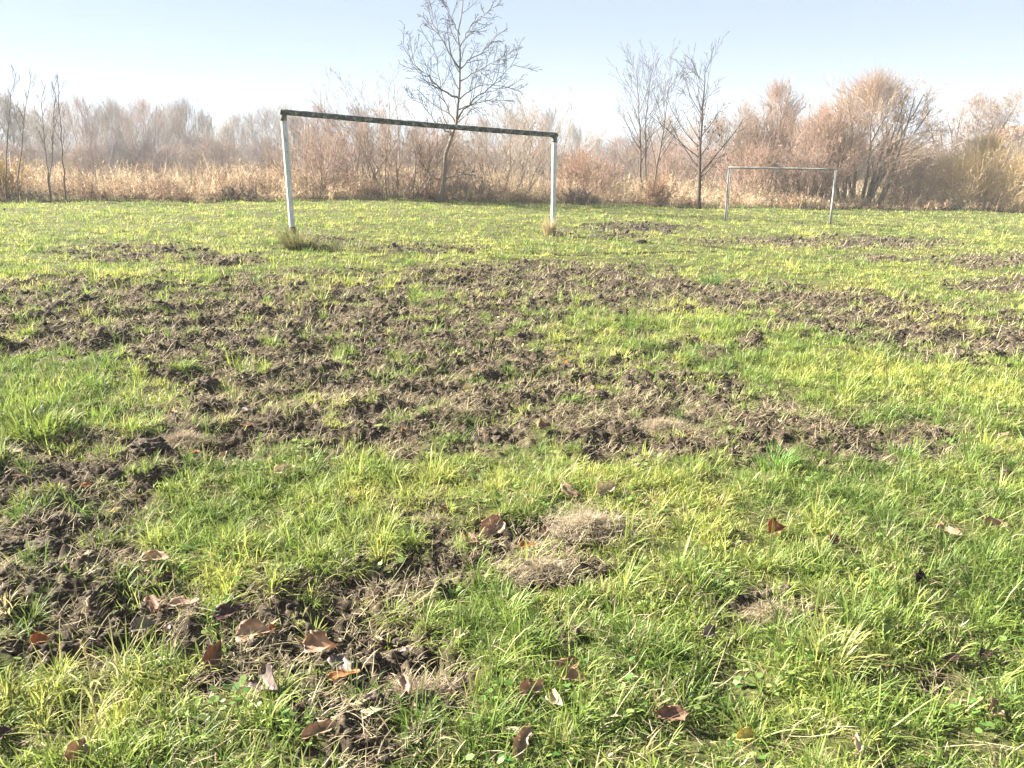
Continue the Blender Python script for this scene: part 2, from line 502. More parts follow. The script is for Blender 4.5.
def big_goal():
    # left foot 12.9 m away, right foot 15.9 m away
    A = ground_at(293, 236); B = ground_at(553, 236)
    zA = z_for_v(A[0], A[1], 112); zB = z_for_v(B[0], B[1], 135)
    print('GOAL', A, B, 'heights', zA - A[2], zB - B[2], 'width', np.linalg.norm(B[:2] - A[:2]),
          project(A[0], A[1], zA), project(B[0], B[1], zB))
    root = empty('football_goal', A, 'large weathered white football goal with a dark mossy crossbar', 'goal')
    o = A
    r = .050
    for P, zt in ((A, zA), (B, zB)):
        mb = MB(); K = 24
        t = np.linspace(0, 1, K)
        p = np.stack([np.full(K, P[0]), np.full(K, P[1]), P[2] - .2 + (zt - r - P[2] + .2) * t], 1) - o
        v, f = tubes(p[None], np.full((1, K), r), 18); mb.add(v, f)
        post = mb.build('post', M_POST, root, True)
        cap = MB(); v, f = tubes(np.array([[P[0], P[1], zt - .14], [P[0], P[1], zt - .10], [P[0], P[1], zt - r * .6]])[None] - o, np.array([[r + .003, r + .004, r + .003]]), 18)
        cap.add(v, f); cap.build('stained_collar', M_BAR, post, True)
        ft = MB(); v, f = tubes(np.array([[P[0], P[1], P[2] - .1], [P[0], P[1], P[2] + .05], [P[0], P[1], P[2] + .16]])[None] - o, np.array([[r + .004, r + .004, r + .002]]), 18)
        ft.add(v, f); ft.build('dirty_foot', M_RUST, post, True)
    a = np.array([A[0], A[1], zA]); b = np.array([B[0], B[1], zB]); d = (b - a) / np.linalg.norm(b - a)
    a2 = a - d * .05; b2 = b + d * .05
    K = 60; t = np.linspace(0, 1, K)[:, None]
    p = a2 + (b2 - a2) * t; p[:, 2] -= .012 * np.sin(PI * t[:, 0])
    mb = MB(); rr = r * .94 * (1 + .03 * rng.normal(0, 1, K)); v, f = tubes((p - o)[None], rr[None], 20); mb.add(v, f)
    mb.build('crossbar', M_BAR, root, True)
    return A, B, zA, zB
GA, GB, GZA, GZB = big_goal()

def small_goal():
    A = ground_at(725, 220); B = ground_at(830, 224)
    zA = z_for_v(A[0], A[1], 167.5); zB = z_for_v(B[0], B[1], 169.5)
    print('SMALL', A, B, zA - A[2], zB - B[2], np.linalg.norm(B[:2] - A[:2]), project(A[0], A[1], zA), project(B[0], B[1], zB))
    root = empty('small_goal', A, 'small bare metal pipe goal near the far edge of the field', 'goal')
    o = A; r = .028
    d = (B - A); d[2] = 0; d /= np.linalg.norm(d); back = np.array([-d[1], d[0], 0]) * .55
    if back[1] < 0: back = -back
    for P, zt in ((A, zA), (B, zB)):
        mb = MB(); v, f = pipe(np.array([P[0], P[1], P[2] - .15]) - o, np.array([P[0], P[1], zt]) - o, r, 12, 4); mb.add(v, f)
        mb.build('post', M_PIPE, root, True)
        Q = P + back + d * .07; qz = gz(Q[0], Q[1])
        mb = MB(); v, f = pipe(np.array([Q[0], Q[1], qz - .15]) - o, np.array([Q[0], Q[1], zt - .02]) - o, r * .6, 10, 4); mb.add(v, f)
        mb.build('rear_post', M_PIPE, root, True)
        mb = MB(); v, f = pipe(np.array([P[0], P[1], zt - .02]) - o, np.array([Q[0], Q[1], zt - .02]) - o, r * .55, 10, 3); mb.add(v, f)
        mb.build('stub_rail', M_PIPE, root, True)
    a = np.array([A[0], A[1], zA]) - d * r; b = np.array([B[0], B[1], zB]) + d * r
    mb = MB(); v, f = pipe(a - o, b - o, r * 1.02, 12, 8); mb.add(v, f)
    mb.build('crossbar', M_PIPE, root, True)
small_goal()

# ------------------------------------------------------------------ tussocks, stalks, heaps, clods
def tussock(u, v, n, L, W, rad, c0, c1, label, cat='tussock', name='grass_tussock', lean=(.4, .25), curve=.7, mat=None, P=None, stuff=None):
    P = ground_at(u, v) if P is None else P
    az = rng.uniform(0, 2 * PI, n); rr = rad * np.sqrt(rng.random(n))
    x = P[0] + np.cos(az) * rr; y = P[1] + np.sin(az) * rr; z = height(x, y) - .008
    k = rng.random(n)[:, None]
    c = (np.array(c0) * (1 - k) + np.array(c1) * k) * rng.uniform(.75, 1.25, n)[:, None]
    v_, f, cc = blades(x - P[0], y - P[1], z - P[2], L * rng.uniform(.45, 1.15, n), W * rng.uniform(.6, 1.3, n), az + rng.normal(0, .5, n),
                       np.abs(rng.normal(lean[0], lean[1], n)), rng.normal(curve, .35, n), c, 4)
    mb = MB(); mb.add(v_, f, cc)
    o = mb.build(name, mat or M_GRASS); o.location = [float(q) for q in P]
    return tag(o, label, cat, 'grass tussocks standing out of the turf')
g1, g2 = (.05, .12, .02), (.16, .28, .05)
s1, s2 = (.30, .24, .11), (.52, .43, .23)
tussock(299, 249, 1100, .34, .007, .20, (.05, .065, .018), (.26, .24, .10), 'olive tall tussock at the foot of the nearer white goal post')
tussock(342, 249, 420, .15, .007, .42, (.05, .07, .02), (.24, .21, .10), 'low straggly tussock just right of the nearer goal post')
tussock(549, 236, 300, .42, .006, .10, s1, s2, 'pale straw tussock around the farther goal post', lean=(.18, .14), curve=.3, mat=M_DRY)
tussock(38, 432, 300, .17, .007, .17, (.07, .12, .022), (.22, .26, .05), 'coarse deep green tussock of broad blades at left edge of the mud', curve=1.1)
tussock(500, 612, 170, .10, .0036, .09, (.12, .21, .04), (.25, .32, .08), 'bright green tussock below the hay heap', curve=.8)
tussock(385, 372, 150, .09, .004, .14, (.14, .22, .05), (.28, .33, .09), 'small isolated green tussock in the middle of the mud')
tussock(712, 284, 160, .20, .006, .14, (.05, .12, .025), (.10, .18, .04), 'dark green tussock on the mud strip right of centre')
tussock(775, 466, 200, .13, .0045, .09, (.08, .18, .03), (.20, .32, .06), 'green tussock on the near rim of the right mud patch')
tussock(905, 455, 150, .12, .0045, .07, (.07, .16, .03), (.18, .28, .05), 'green tussock at the right tip of the mud patch')
tussock(640, 655, 220, .10, .0036, .10, (.08, .15, .03), (.20, .28, .06), 'lush green tussock in near grass between two brown leaves')
tussock(320, 555, 160, .10, .0042, .06, (.20, .30, .06), (.34, .36, .10), 'yellowish tussock in the grass island among dirt')
tussock(830, 668, 150, .17, .0050, .05, (.20, .26, .06), (.42, .40, .15), 'long yellow-green tussock with arching blades in near right grass', curve=1.0)
tussock(970, 330, 120, .12, .006, .08, (.12, .18, .04), (.28, .28, .09), 'ragged tussock on the mud at the right edge')
tussock(600, 208, 220, .24, .010, .30, (.06, .09, .02), (.14, .16, .05), 'dark low tussock at the field edge left of the slim trees')

def stalk():
    P = ground_at(104, 742); root = empty('grass_stalk', P, 'tall pale dry grass stalk standing at lower left', 'stalk')
    K = 12; t = np.linspace(0, 1, K)
    p = np.stack([-.035 * t ** 2 - .01 * np.sin(5 * t), .02 * t, .30 * t], 1)
    mb = MB(); v, f = tubes(p[None], np.linspace(.0028, .0012, K)[None], 7); mb.add(v, f, np.array([.50, .44, .22])); mb.build('stem', M_DRY, root)
    for tt, az, L in ((.25, .4, .12), (.45, 2.6, .14), (.62, 5.6, .10)):
        q = p[int(tt * (K - 1))]
        v, f, c = blades(np.array([q[0]]), np.array([q[1]]), np.array([q[2]]), np.array([L]), np.array([.006]), np.array([az]), np.array([.4]), np.array([1.6]), np.array([[.42, .42, .16]]), 6)
        mb = MB(); mb.add(v, f, c); mb.build('blade', M_GRASS, root)
    n = 60; tt = rng.uniform(.72, 1.0, n); qi = np.stack([np.interp(tt, t, p[:, i]) for i in range(3)], 1)
    v, f, c = blades(qi[:, 0], qi[:, 1], qi[:, 2], rng.uniform(.008, .018, n), np.full(n, .0025), rng.uniform(0, 2 * PI, n), rng.uniform(.2, .6, n), rng.normal(0, .3, n), np.tile([[.55, .46, .26]], (n, 1)), 2)
    mb = MB(); mb.add(v, f, c); mb.build('seed_head', M_DRY, root)
stalk()

def hay(u, v, ru, rv_m, n, label, c=((.17, .135, .09), (.46, .38, .25)), h=.05):
    P = ground_at(u, v); d = np.linalg.norm(P - CAM); R = ru * d / F
    n = int(n * 1.6)
    root = empty('dry_grass_heap', P, label, 'hay heap', 'heaps of raked-up dry grass')
    tv, tf = ICO3
    nn = fbm(tv[:, 0] * 3 + u, tv[:, 1] * 3 + tv[:, 2], 1, 3, 5)
    V = tv * (1 + .35 * nn[:, None]); V = V * np.array([R, R * rv_m, h])
    V *= np.array([.8, .8, .35]); mb = MB(); mb.add(V, [tf]); mb.build('soil_core', M_SOIL, root, False)
    a = rng.uniform(0, 2 * PI, n); q = np.abs(rng.normal(0, .68, n)) * (1 + .35 * np.sin(a * 3 + u) * np.sin(a * 2 + v))
    x = np.cos(a) * q * R; y = np.sin(a) * q * R * rv_m
    z = .5 * h * np.exp(-1.6 * q ** 2) * (1 + .9 * fbm(x, y, R * .45, 2, 8)) + .004 + rng.uniform(0, .012, n)
    k = rng.random(n)[:, None]; cc = (np.array(c[0]) * (1 - k) + np.array(c[1]) * k) * rng.uniform(.7, 1.2, n)[:, None]
    v_, f, c_ = blades(x, y, z, rng.uniform(.02, .06, n), rng.uniform(.0011, .0024, n), rng.uniform(0, 2 * PI, n), rng.normal(1.35, .3, n), rng.normal(.5, 1.0, n), cc, 4)
    mb = MB(); mb.add(v_, f, c_); mb.build('dry_strands', M_DRY, root)
hay(588, 532, 46, .8, 1900, 'larger pale heap of dry grass on the torn turf near middle', ((.2, .155, .105), (.5, .42, .28)), .075)
hay(538, 575, 34, .7, 900, 'smaller pale heap of dry grass just below the larger one', h=.04)
hay(765, 612, 30, .6, 900, 'greyish hay heap alone in the right-hand grass', h=.045)
hay(432, 518, 26, .6, 1300, 'small pale hay heap left of the big curled brown leaf', h=.035)
hay(420, 690, 34, .6, 600, 'brown dry heap on dirt close to the camera', ((.14, .10, .07), (.34, .27, .18)), .035)
hay(660, 425, 34, .7, 1900, 'dry grass heap on the mud right of centre', h=.06)
hay(180, 440, 30, .6, 1900, 'dry grass heap on the mud at left', ((.18, .13, .09), (.4, .33, .22)), .05)

def clod(u, v, r_px, label, sq=.7):
    P = ground_at(u, v); d = np.linalg.norm(P - CAM); R = .68 * r_px * d / F
    tv, tf = ico(5)
    s = int(u * 7 + v)
    nn = fbm(tv[:, 0] * 1.7 + s, tv[:, 1] * 1.7 + 2 * tv[:, 2], 1, 5, s, .65) + .6 * np.abs(fbm(tv[:, 2] * 3 + s, tv[:, 0] * 3 - tv[:, 1] * 2, 1, 5, s + 9, .8))
    V = tv * (.85 + .55 * nn[:, None]) * np.array([R, R * .8, R * sq])
    mb = MB(); mb.add(V, [tf]); o = mb.build('soil_clod', M_SOIL); o.location = (P[0], P[1], P[2] + R * sq * .25)
    tag(o, label, 'clod', 'clods of dug-up soil')
clod(208, 386, 20, 'dark upright clod of soil beside the grass island at left')
clod(112, 470, 15, 'dark clod standing in front of the dug hollow at left')
clod(45, 545, 30, 'broad flat clod at the left picture edge', .5)
clod(12, 545, 18, 'clod against the left picture edge beside the broad flat one', .6)
clod(150, 452, 26, 'long low clod in the dug hollow at left', .45)
clod(690, 455, 16, 'crumbling clod on the near side of the right mud patch', .6)
clod(318, 432, 14, 'clod in the middle of the main mud patch', .7)
clod(640, 243, 12, 'flat far clod on the small bare spot right of the farther goal post', .4)
clod(755, 343, 9, 'isolated clod in grass below the right mud strip', .7)
clod(600, 395, 14, 'low clod on the mud above the dry grass heap', .6)


# ------------------------------------------------------------------ fallen leaves
LEAF_MATS = {}
def leaf_mat(kind):
    pal = {'tan': ((.30, .19, .125), (.48, .34, .24)), 'brown': ((.17, .09, .06), (.32, .19, .125)), 'purple': ((.055, .028, .030), (.13, .07, .065)),
           'orange': ((.30, .115, .04), (.42, .20, .08)), 'pale': ((.50, .42, .26), (.62, .54, .36)), 'grey': ((.16, .12, .115), (.30, .24, .22)),
           'dark': ((.03, .016, .015), (.09, .05, .04)), 'green': ((.22, .32, .09), (.36, .44, .17)), 'yellow': ((.50, .42, .10), (.60, .52, .2))}
    if kind not in LEAF_MATS:
        LEAF_MATS[kind] = mat_leafy('leaf_' + kind, .42, .02, .5, False, *pal[kind], scale=28)
    return LEAF_MATS[kind]

def leaf_mesh(name, size, curl, fold, seed, aspect=.62, tear=0.0):
    r = np.random.default_rng(seed)
    nu, nv = 13, 9
    t = np.linspace(0, 1, nu)[:, None]; s = np.linspace(-1, 1, nv)[None, :]
    wid = aspect * .5 * (np.sin(PI * np.clip(t, 0, 1) ** .8) ** .75) * (1 - .18 * t) + .002
    edge = 1 + .20 * np.sin(t * r.uniform(11, 22) + seed + .8 * np.sign(s)) * np.abs(s) ** 2 + .10 * np.sin(t * 41 + seed * 2) * np.abs(s) ** 3
    X = (t - .5) + 0 * s; Y = wid * s * edge
    Z = fold * np.abs(s) ** 1.1 * wid * 1.6 + curl * ((t - .45) ** 2) * 1.4 + .05 * np.sin(7 * t + seed) * s + .04 * np.sin(9 * s + 11 * t + seed) * wid * 2
    # side roll
    ro = r.uniform(-1.0, 1.6)
    Z = Z + ro * np.maximum(0, s) ** 2 * wid * .9
    Y = Y * (1 - .25 * abs(ro) * np.maximum(0, s) ** 2)
    Y = Y + .10 * np.sin(PI * t * r.uniform(.6, 1.6) + seed); Z = Z + r.uniform(-.25, .25) * (t - .5) * s * aspect
    X = X + .07 * np.abs(s) ** 2 * np.sin(13 * t + 3 * s + seed)
    # veins
    Z = Z + .012 * np.cos((t - .35 * np.abs(s)) * 46) * (np.abs(s) > .05)
    V = np.stack([X, Y, Z], -1).reshape(-1, 3) * size
    i = np.arange(nu - 1)[:, None] * nv + np.arange(nv - 1)[None, :]
    q = np.stack([i, i + 1, i + nv + 1, i + nv], -1).reshape(-1, 4)
    V2 = V + np.array([0, 0, .0006])
    n0 = len(V)
    b = np.concatenate([np.arange(nv), np.arange(1, nu) * nv + nv - 1, (nu - 1) * nv + np.arange(nv - 1)[::-1], np.arange(1, nu - 1)[::-1] * nv])
    b2 = np.roll(b, -1)
    rim = np.stack([b, b2, b2 + n0, b + n0], -1)
    mid = np.stack([(t[:, 0] - .5), 0 * t[:, 0], curl * ((t[:, 0] - .45) ** 2) * 1.4], 1) * size
    return mesh_from(name, np.concatenate([V, V2]), [q[:, ::-1], q + n0, rim], None, True), mid

def leaf(u, v, px, kind, label, rz, tilt_=(0, 0), curl=.5, fold=.35, aspect=.62, lift=.03, group='fallen leaves on the field', name='fallen_leaf', cat='leaf'):
    P = ground_at(u, v); d = np.linalg.norm(P - CAM); size = .88 * px * d / F; curl *= .42; fold *= .8
    seed = int(u * 3 + v * 5)
    me, mid = leaf_mesh(name, size, curl, fold, seed, aspect)
    o = obj(name, me, leaf_mat(kind)); o.location = (P[0], P[1], P[2] + lift * .5 + .004)
    o.rotation_euler = (tilt_[0] * .6 - .08, tilt_[1] * .6 - .12, rz)
    tag(o, label, cat, group)
    if px > 15:
        K = 7; t = np.linspace(0, 1, K)
        pp = np.concatenate([mid[::-1][::3], mid[0] + np.stack([-t * .28, .06 * t ** 2, .05 * t], 1)[1:] * size])
        mb = MB(); vv, f = tubes(pp[None] + np.array([0, 0, .0012]), np.linspace(.006, .012, len(pp))[None] * size * .9, 6); mb.add(vv, f)
        mb.build('stalk', leaf_mat('brown'), o, True)
    return o
LV = [
 (493,524,34,'tan','large upright tan leaf of a torn-up hollow, in the middle of the picture',.9,(.5,-.7),.7,.5,.8,.06),
 (470,540,24,'brown','brown leaf lying flat against the large upright tan leaf',2.4,(.1,.2),.4,.3,.7,.03),
 (527,556,16,'orange','small orange leaf at the top of the smaller hay heap',.4,(.3,.1),.6,.4,.7,.045),
 (568,496,24,'tan','tan leaf standing in grass above the larger hay heap, left of its twin',2.1,(.4,-.5),.7,.5,.75,.05),
 (606,495,24,'pale','pale curled leaf in grass above the larger hay heap, right of its twin',.7,(.5,-.3),.9,.5,.75,.05),
 (229,620,32,'purple','glossy dark purple leaf on bare soil',.15,(.5,.05),.5,.4,.6,.04),
 (255,636,40,'tan','flat pale tan leaf on bare soil below the dark purple one',-.15,(.12,.05),.25,.15,.55,.035),
 (270,630,14,'orange','tiny orange leaf touching the flat pale tan leaf',1.6,(.5,-.4),.4,.3,.8,.05),
 (213,656,32,'brown','brown leaf curled on edge at the rim of the dirt',1.2,(.6,-.5),.8,.6,.55,.05),
 (205,676,22,'purple','dark reddish leaf under the brown curled one',.2,(.2,0),.4,.3,.6,.03),
 (322,652,40,'tan','long tan leaf with rolled edge on dirt in the near foreground',-.25,(.35,.1),.7,.5,.55,.05),
 (345,666,36,'grey','greyish leaf leaning on the long tan rolled leaf',-1.0,(.3,.4),.7,.5,.6,.045),
 (346,681,34,'orange','rusty red leaf flat on grass below the tan and grey pair',.2,(.1,0),.5,.3,.55,.035),
 (270,692,36,'grey','mauve-grey leaf lying in clover at lower left',-.8,(.3,.3),.5,.35,.75,.045),
 (300,687,14,'pale','small cream leaf in clover at lower left',.5,(.3,.2),.4,.3,.8,.045),
 (408,697,28,'tan','narrow tan leaf standing beside dirt in the near foreground',-1.1,(.4,.4),.6,.5,.45,.05),
 (412,712,18,'brown','reddish brown leaf at the foot of the narrow tan leaf',1.9,(.5,.2),.6,.5,.5,.03),
 (322,742,34,'tan','curled tan leaf at the bottom edge among dry stems',.5,(.5,-.2),.9,.6,.5,.05),
 (310,757,22,'dark','dark leaf under the curled tan leaf at the bottom edge',.4,(.2,.1),.4,.3,.6,.03),
 (371,726,24,'pale','cream leaf near the bottom edge left of centre',.2,(.2,.1),.4,.25,.7,.045),
 (525,752,36,'tan','tan leaf with a pale half, upright at the bottom edge',1.1,(.5,-.6),.6,.5,.5,.06),
 (512,738,24,'pale','cream leaf flat above the upright tan leaf at the bottom',-.5,(.2,.1),.4,.25,.5,.05),
 (533,697,28,'tan','tan leaf folded lengthwise in near grass, left of a two-tone one',.6,(.4,-.1),.8,.6,.6,.05),
 (556,705,24,'pale','two-tone cream and brown leaf in near grass',-1.0,(.5,.4),.7,.5,.6,.05),
 (568,671,26,'brown','brown broad leaf in near grass, upper one of a pair',.9,(.5,-.4),.5,.4,.85,.05),
 (574,685,24,'tan','brown and cream leaf in near grass, lower one of a pair',.1,(.3,.1),.6,.5,.6,.045),
 (674,722,32,'brown','open reddish brown leaf deep in near grass, right of centre',.1,(.5,0),.9,.5,.6,.05),
 (709,641,20,'grey','grey-brown curled leaf in grass, left of the lone hay heap',.4,(.5,-.2),.9,.6,.6,.045),
 (776,537,22,'orange','pale orange cupped leaf in the right-hand grass',.1,(.3,.1),1.0,.5,.85,.05),
 (832,549,16,'brown','small dark brown leaf right of the pale orange cupped leaf',1.0,(.5,-.2),.8,.5,.7,.05),
 (938,534,15,'orange','orange-brown leaf in right-hand grass, upper one of a close pair',.9,(.4,-.2),.7,.5,.7,.05),
 (948,541,22,'tan','pinkish tan leaf in right-hand grass, lower one of a close pair',-.3,(.3,.2),.8,.5,.6,.045),
 (995,533,22,'tan','tan leaf in grass against the right picture edge',.1,(.4,.1),.7,.5,.6,.05),
 (916,583,20,'dark','nearly black leaf with a pink edge in right-hand grass',1.1,(.6,-.4),.7,.6,.5,.055),
 (888,667,22,'brown','reddish brown leaf deep in the near right grass',-.8,(.4,.3),.6,.4,.5,.04),
 (948,662,20,'dark','black leaf half hidden in grass at lower right',.4,(.4,.1),.7,.5,.7,.035),
 (985,663,16,'dark','small black leaf at lower right beside the half hidden one',.2,(.4,.1),.7,.5,.7,.035),
 (992,720,18,'tan','pinkish pale leaf in the grass at lower right corner',.8,(.4,-.4),.5,.4,.8,.055),
 (80,762,26,'tan','tan leaf cut by the bottom edge at lower left',1.3,(.4,-.5),.7,.4,.8,.05),
 (4,745,22,'dark','dark leaf at the left bottom corner',.3,(.3,.1),.6,.4,.7,.04),
 (144,627,26,'grey','flat grey leaf on dirt at lower left',.2,(.1,.05),.4,.2,.5,.03),
 (157,567,28,'tan','pale tan leaf lying on soil above the flat grey leaf',.1,(.2,.05),.6,.4,.55,.03),
 (169,583,20,'purple','purple round leaf right of the pale tan leaf on soil',1.2,(.5,-.3),.6,.4,.8,.04),
 (153,612,26,'brown','brown leaf standing on edge just above the flat grey leaf',-.9,(.5,.5),.7,.5,.6,.045),
 (187,608,28,'tan','tan leaf on soil right of the flat grey leaf',.3,(.2,.1),.7,.4,.6,.035),
 (40,636,16,'orange','rust leaf on grass left of the flat grey leaf',.4,(.3,.1),.6,.4,.8,.035),
 (300,572,20,'purple','purplish leaf flat in grass in the middle left',.2,(.3,.1),.6,.4,.55,.03),
 (285,476,24,'pale','pale leaf at the far rim of the near grass island',.5,(.3,.1),.6,.4,.5,.04),
 (195,455,12,'orange','orange speck of leaf beside the dug hollow',.2,(.4,.1),.6,.4,.7,.03),
 (133,419,14,'orange','red-orange leaf in the left mud below the grass island',1.2,(.5,-.3),.6,.4,.7,.03),
 (85,485,12,'orange','orange leaf on the far left soil',.9,(.4,.2),.5,.4,.7,.03),
 (14,452,18,'tan','tan leaf on dirt below the coarse tussock',.1,(.3,.1),.5,.4,.8,.03),
 (247,428,14,'brown','rust-brown leaf on soil right of the dug hollow',.2,(.3,.2),.7,.4,.6,.03),
 (222,452,13,'tan','small tan leaf on soil right of the orange speck',1.0,(.4,-.3),.7,.4,.6,.03),
 (404,436,12,'orange','orange leaf in the middle of the main mud patch',1.4,(.4,-.3),.7,.4,.6,.03),
 (468,392,12,'pale','pale leaf on the main mud patch left of the hay',.6,(.4,.1),.7,.4,.6,.03),
 (545,436,14,'brown','brown leaf at the near rim of the main mud patch',.3,(.4,.1),.7,.4,.6,.03),
 (1003,440,12,'tan','tan leaf in grass at the right edge, halfway up',.4,(.4,.1),.7,.4,.6,.05),
 (652,578,10,'pale','cream scrap of leaf in grass right of the hay heaps',.4,(.3,.1),.5,.4,.8,.05),
 (462,640,18,'pale','cream leaf in grass right of the near dirt',.4,(.4,.1),.6,.4,.7,.05),
 (880,640,24,'green','broad pale green leaf upright in near right grass',1.5,(.2,-.9),.3,.3,.5,.06),
 (746,744,20,'yellow','pale yellow-green leaf in grass near the bottom, right of centre',.4,(.4,.1),.6,.4,.8,.055),
 (855,757,18,'pale','cream leaf at the bottom edge, right of centre',1.2,(.5,-.3),.6,.4,.5,.055),
 (380,430,14,'green','small pale green leaf flat on the soil of the main mud patch',.4,(.1,.1),.4,.3,.6,.03),
 (115,510,12,'yellow','yellow leaf at the edge of dirt on the left',.3,(.3,.1),.4,.3,.7,.03),
]
for e in LV: leaf(*e)
# small ones farther out that nothing tells apart
small = []
tries = 0
while len(small) < 64 and tries < 4000:
    tries += 1
    u = rng.uniform(10, 1010); v = rng.uniform(285, 470) if len(small) < 40 else rng.uniform(470, 740)
    P = ground_at(u, v)
    if mud_mask(np.array([P[0]]), np.array([P[1]]))[0] > .5: small.append((u, v))
for i, (u, v) in enumerate(small):
    leaf(u, v, rng.uniform(6, 10) * (1 if i < 40 else 1.7), ['tan', 'brown', 'brown', 'grey', 'orange', 'pale'][i % 6], 'tiny curled dead leaf fragment lying on churned soil', rng.uniform(0, 6.2),
         (rng.normal(0, .4), rng.normal(0, .4)), .7, .4, .6, .02, 'tiny leaf fragments on the mud')

# clover and small broad weeds, countless
def make_clover():
    n = 9000
    x, y = sample_fan(n, 1.0, 5.5, 1.0)
    k = (fbm(x, y, .35, 2, 141) > .12) & (mud_mask(x, y) < .8); x, y = x[k], y[k]; n = len(x)
    mb = MB()
    z = height(x, y) + rng.uniform(.015, .045, n); r = rng.uniform(.006, .014, n)
    th = np.arange(6) * 2 * PI / 6
    tx, ty = rng.normal(0, .4, n), rng.normal(0, .4, n)
    dx = np.cos(th)[None] * r[:, None]; dy = np.sin(th)[None] * r[:, None] * rng.uniform(.6, 1, n)[:, None]
    V = np.stack([x[:, None] + dx, y[:, None] + dy, z[:, None] + dx * tx[:, None] + dy * ty[:, None]], -1).reshape(-1, 3)
    f = (np.arange(n) * 6)[:, None] + np.arange(6)[None]
    kk = rng.random(n)[:, None]; c = np.array([.07, .17, .03]) * (1 - kk) + np.array([.26, .36, .10]) * kk
    mb.add(V, [f], np.repeat(c, 6, 0))
    tag(mb.build('clover', M_GRASS), 'small round clover leaves low in the near grass', 'clover', kind='stuff')
make_clover()

# ------------------------------------------------------------------ bare trees and shrubs
def grow_poly(r, start, d, L, K, wander, trop):
    P = len(start); pts = np.zeros((P, K, 3)); pts[:, 0] = start; cur = d / np.linalg.norm(d, axis=1, keepdims=True)
    for k in range(1, K):
        pts[:, k] = pts[:, k - 1] + cur * (L / (K - 1))[:, None]
        cur = cur + r.normal(0, wander, (P, 3)); cur[:, 2] += trop
        cur /= np.linalg.norm(cur, axis=1, keepdims=True)
    return pts

def children(r, pts, rad, L, n, t0, t1, ang, ratio, lo=.6, hi=1.25, taper=.5, flat=0.0):
    P, K, _ = pts.shape
    idx = np.repeat(np.arange(P), n); m = len(idx)
    t = t0 + (t1 - t0) * ((np.tile(np.arange(n), P) + r.random(m)) / n)
    f = t * (K - 1); i = np.minimum(f.astype(int), K - 2); w = (f - i)[:, None]
    p = pts[idx, i] * (1 - w) + pts[idx, i + 1] * w
    tg = pts[idx, i + 1] - pts[idx, i]; tg /= np.maximum(np.linalg.norm(tg, axis=1, keepdims=True), 1e-9)
    q = r.normal(0, 1, (m, 3)); q -= (q * tg).sum(1)[:, None] * tg; q /= np.linalg.norm(q, axis=1, keepdims=True)
    a = (ang * r.uniform(.65, 1.3, m))[:, None]
    d = tg * np.cos(a) + q * np.sin(a)
    Lc = L[idx] * ratio * (1 - taper * t) * r.uniform(lo, hi, m)
    rp = rad[idx, i] * (1 - w[:, 0]) + rad[idx, i + 1] * w[:, 0]
    return p, d, Lc, rp

def taper(r0, r1, K):
    return r0[:, None] + (r1 - r0)[:, None] * np.linspace(0, 1, K)[None]

def grow(seed, start, d, L, r0, levels, rmin=.004, stem_w=(.08, .02), stem_pts=None, K0=9, trunk_levels=1, tip=.25):
    """levels: (n, t0, t1, ang, ratio, wander, trop, radius_ratio)"""
    r = np.random.default_rng(seed)
    start = np.asarray(start, float); d = np.asarray(d, float); L = np.asarray(L, float); r0 = np.asarray(r0, float)
    pts = stem_pts if stem_pts is not None else grow_poly(r, start, d, L, K0, *stem_w)
    rad = np.maximum(taper(r0, np.maximum(r0 * tip, rmin), pts.shape[1]), rmin)
    out = [(pts, rad)]
    for (n, t0, t1, ang, ratio, wander, trop, rr) in levels:
        p, dd, Lc, rp = children(r, pts, rad, L, n, t0, t1, ang, ratio)
        K = 6 if len(p) < 600 else 4
        pts = grow_poly(r, p, dd, Lc, K, wander, trop)
        rc = np.maximum(rp * rr, rmin)
        rad = np.maximum(taper(rc, np.maximum(rc * .35, rmin * .7), K), rmin * .6); L = Lc
        out.append((pts, rad))
    return out

def fuzz(seed, n, H, R, zb, ln, rmin, shape='dome', up=.5, skew=0.0):
    """fine twigs filling a rounded crown"""
    r = np.random.default_rng(seed + 999)
    z = zb + (H - zb) * r.random(n * 3) ** .8; t = (z - zb) / (H - zb)
    prof = np.sqrt(np.maximum(0, 1 - t ** 2.2)) * (.55 + .45 * np.minimum(1, t * 3)) if shape == 'dome' else (np.sin(PI * np.clip(t * .84 + .13, 0, 1)) ** .6) * (1 - .15 * t)
    a = r.uniform(0, 2 * PI, n * 3)
    lob = 1 + .22 * np.sin(a * 2 + seed) + .16 * np.sin(a * 5 + seed * 2 + z * 1.1)
    q = np.sqrt(r.random(n * 3)); x = np.cos(a) * q * R * prof * lob; y = np.sin(a) * q * R * prof * lob
    m = 1.2 / max(R, .3)
    k = r.random(n * 3) < np.clip(.42 + 1.5 * perlin(x * m * 1.7 + seed, z * m * 1.3 + y * m, seed), .06, 1)
    x, y, z = x[k][:n], y[k][:n], z[k][:n]; n = len(x)
    d = np.stack([x / R + skew, y / R, up + .5 * z / H], 1) + r.normal(0, .5, (n, 3)); d[:, 2] = np.abs(d[:, 2]) * .8 + .08
    L = ln * r.lognormal(0, .35, n)
    p = grow_poly(r, np.stack([x + skew * z * .5, y, z - L * .6], 1), d, L, 4, .24, .05)
    rc = rmin * r.uniform(.8, 1.5, n)
    return p, taper(rc, rc * .45, 4)

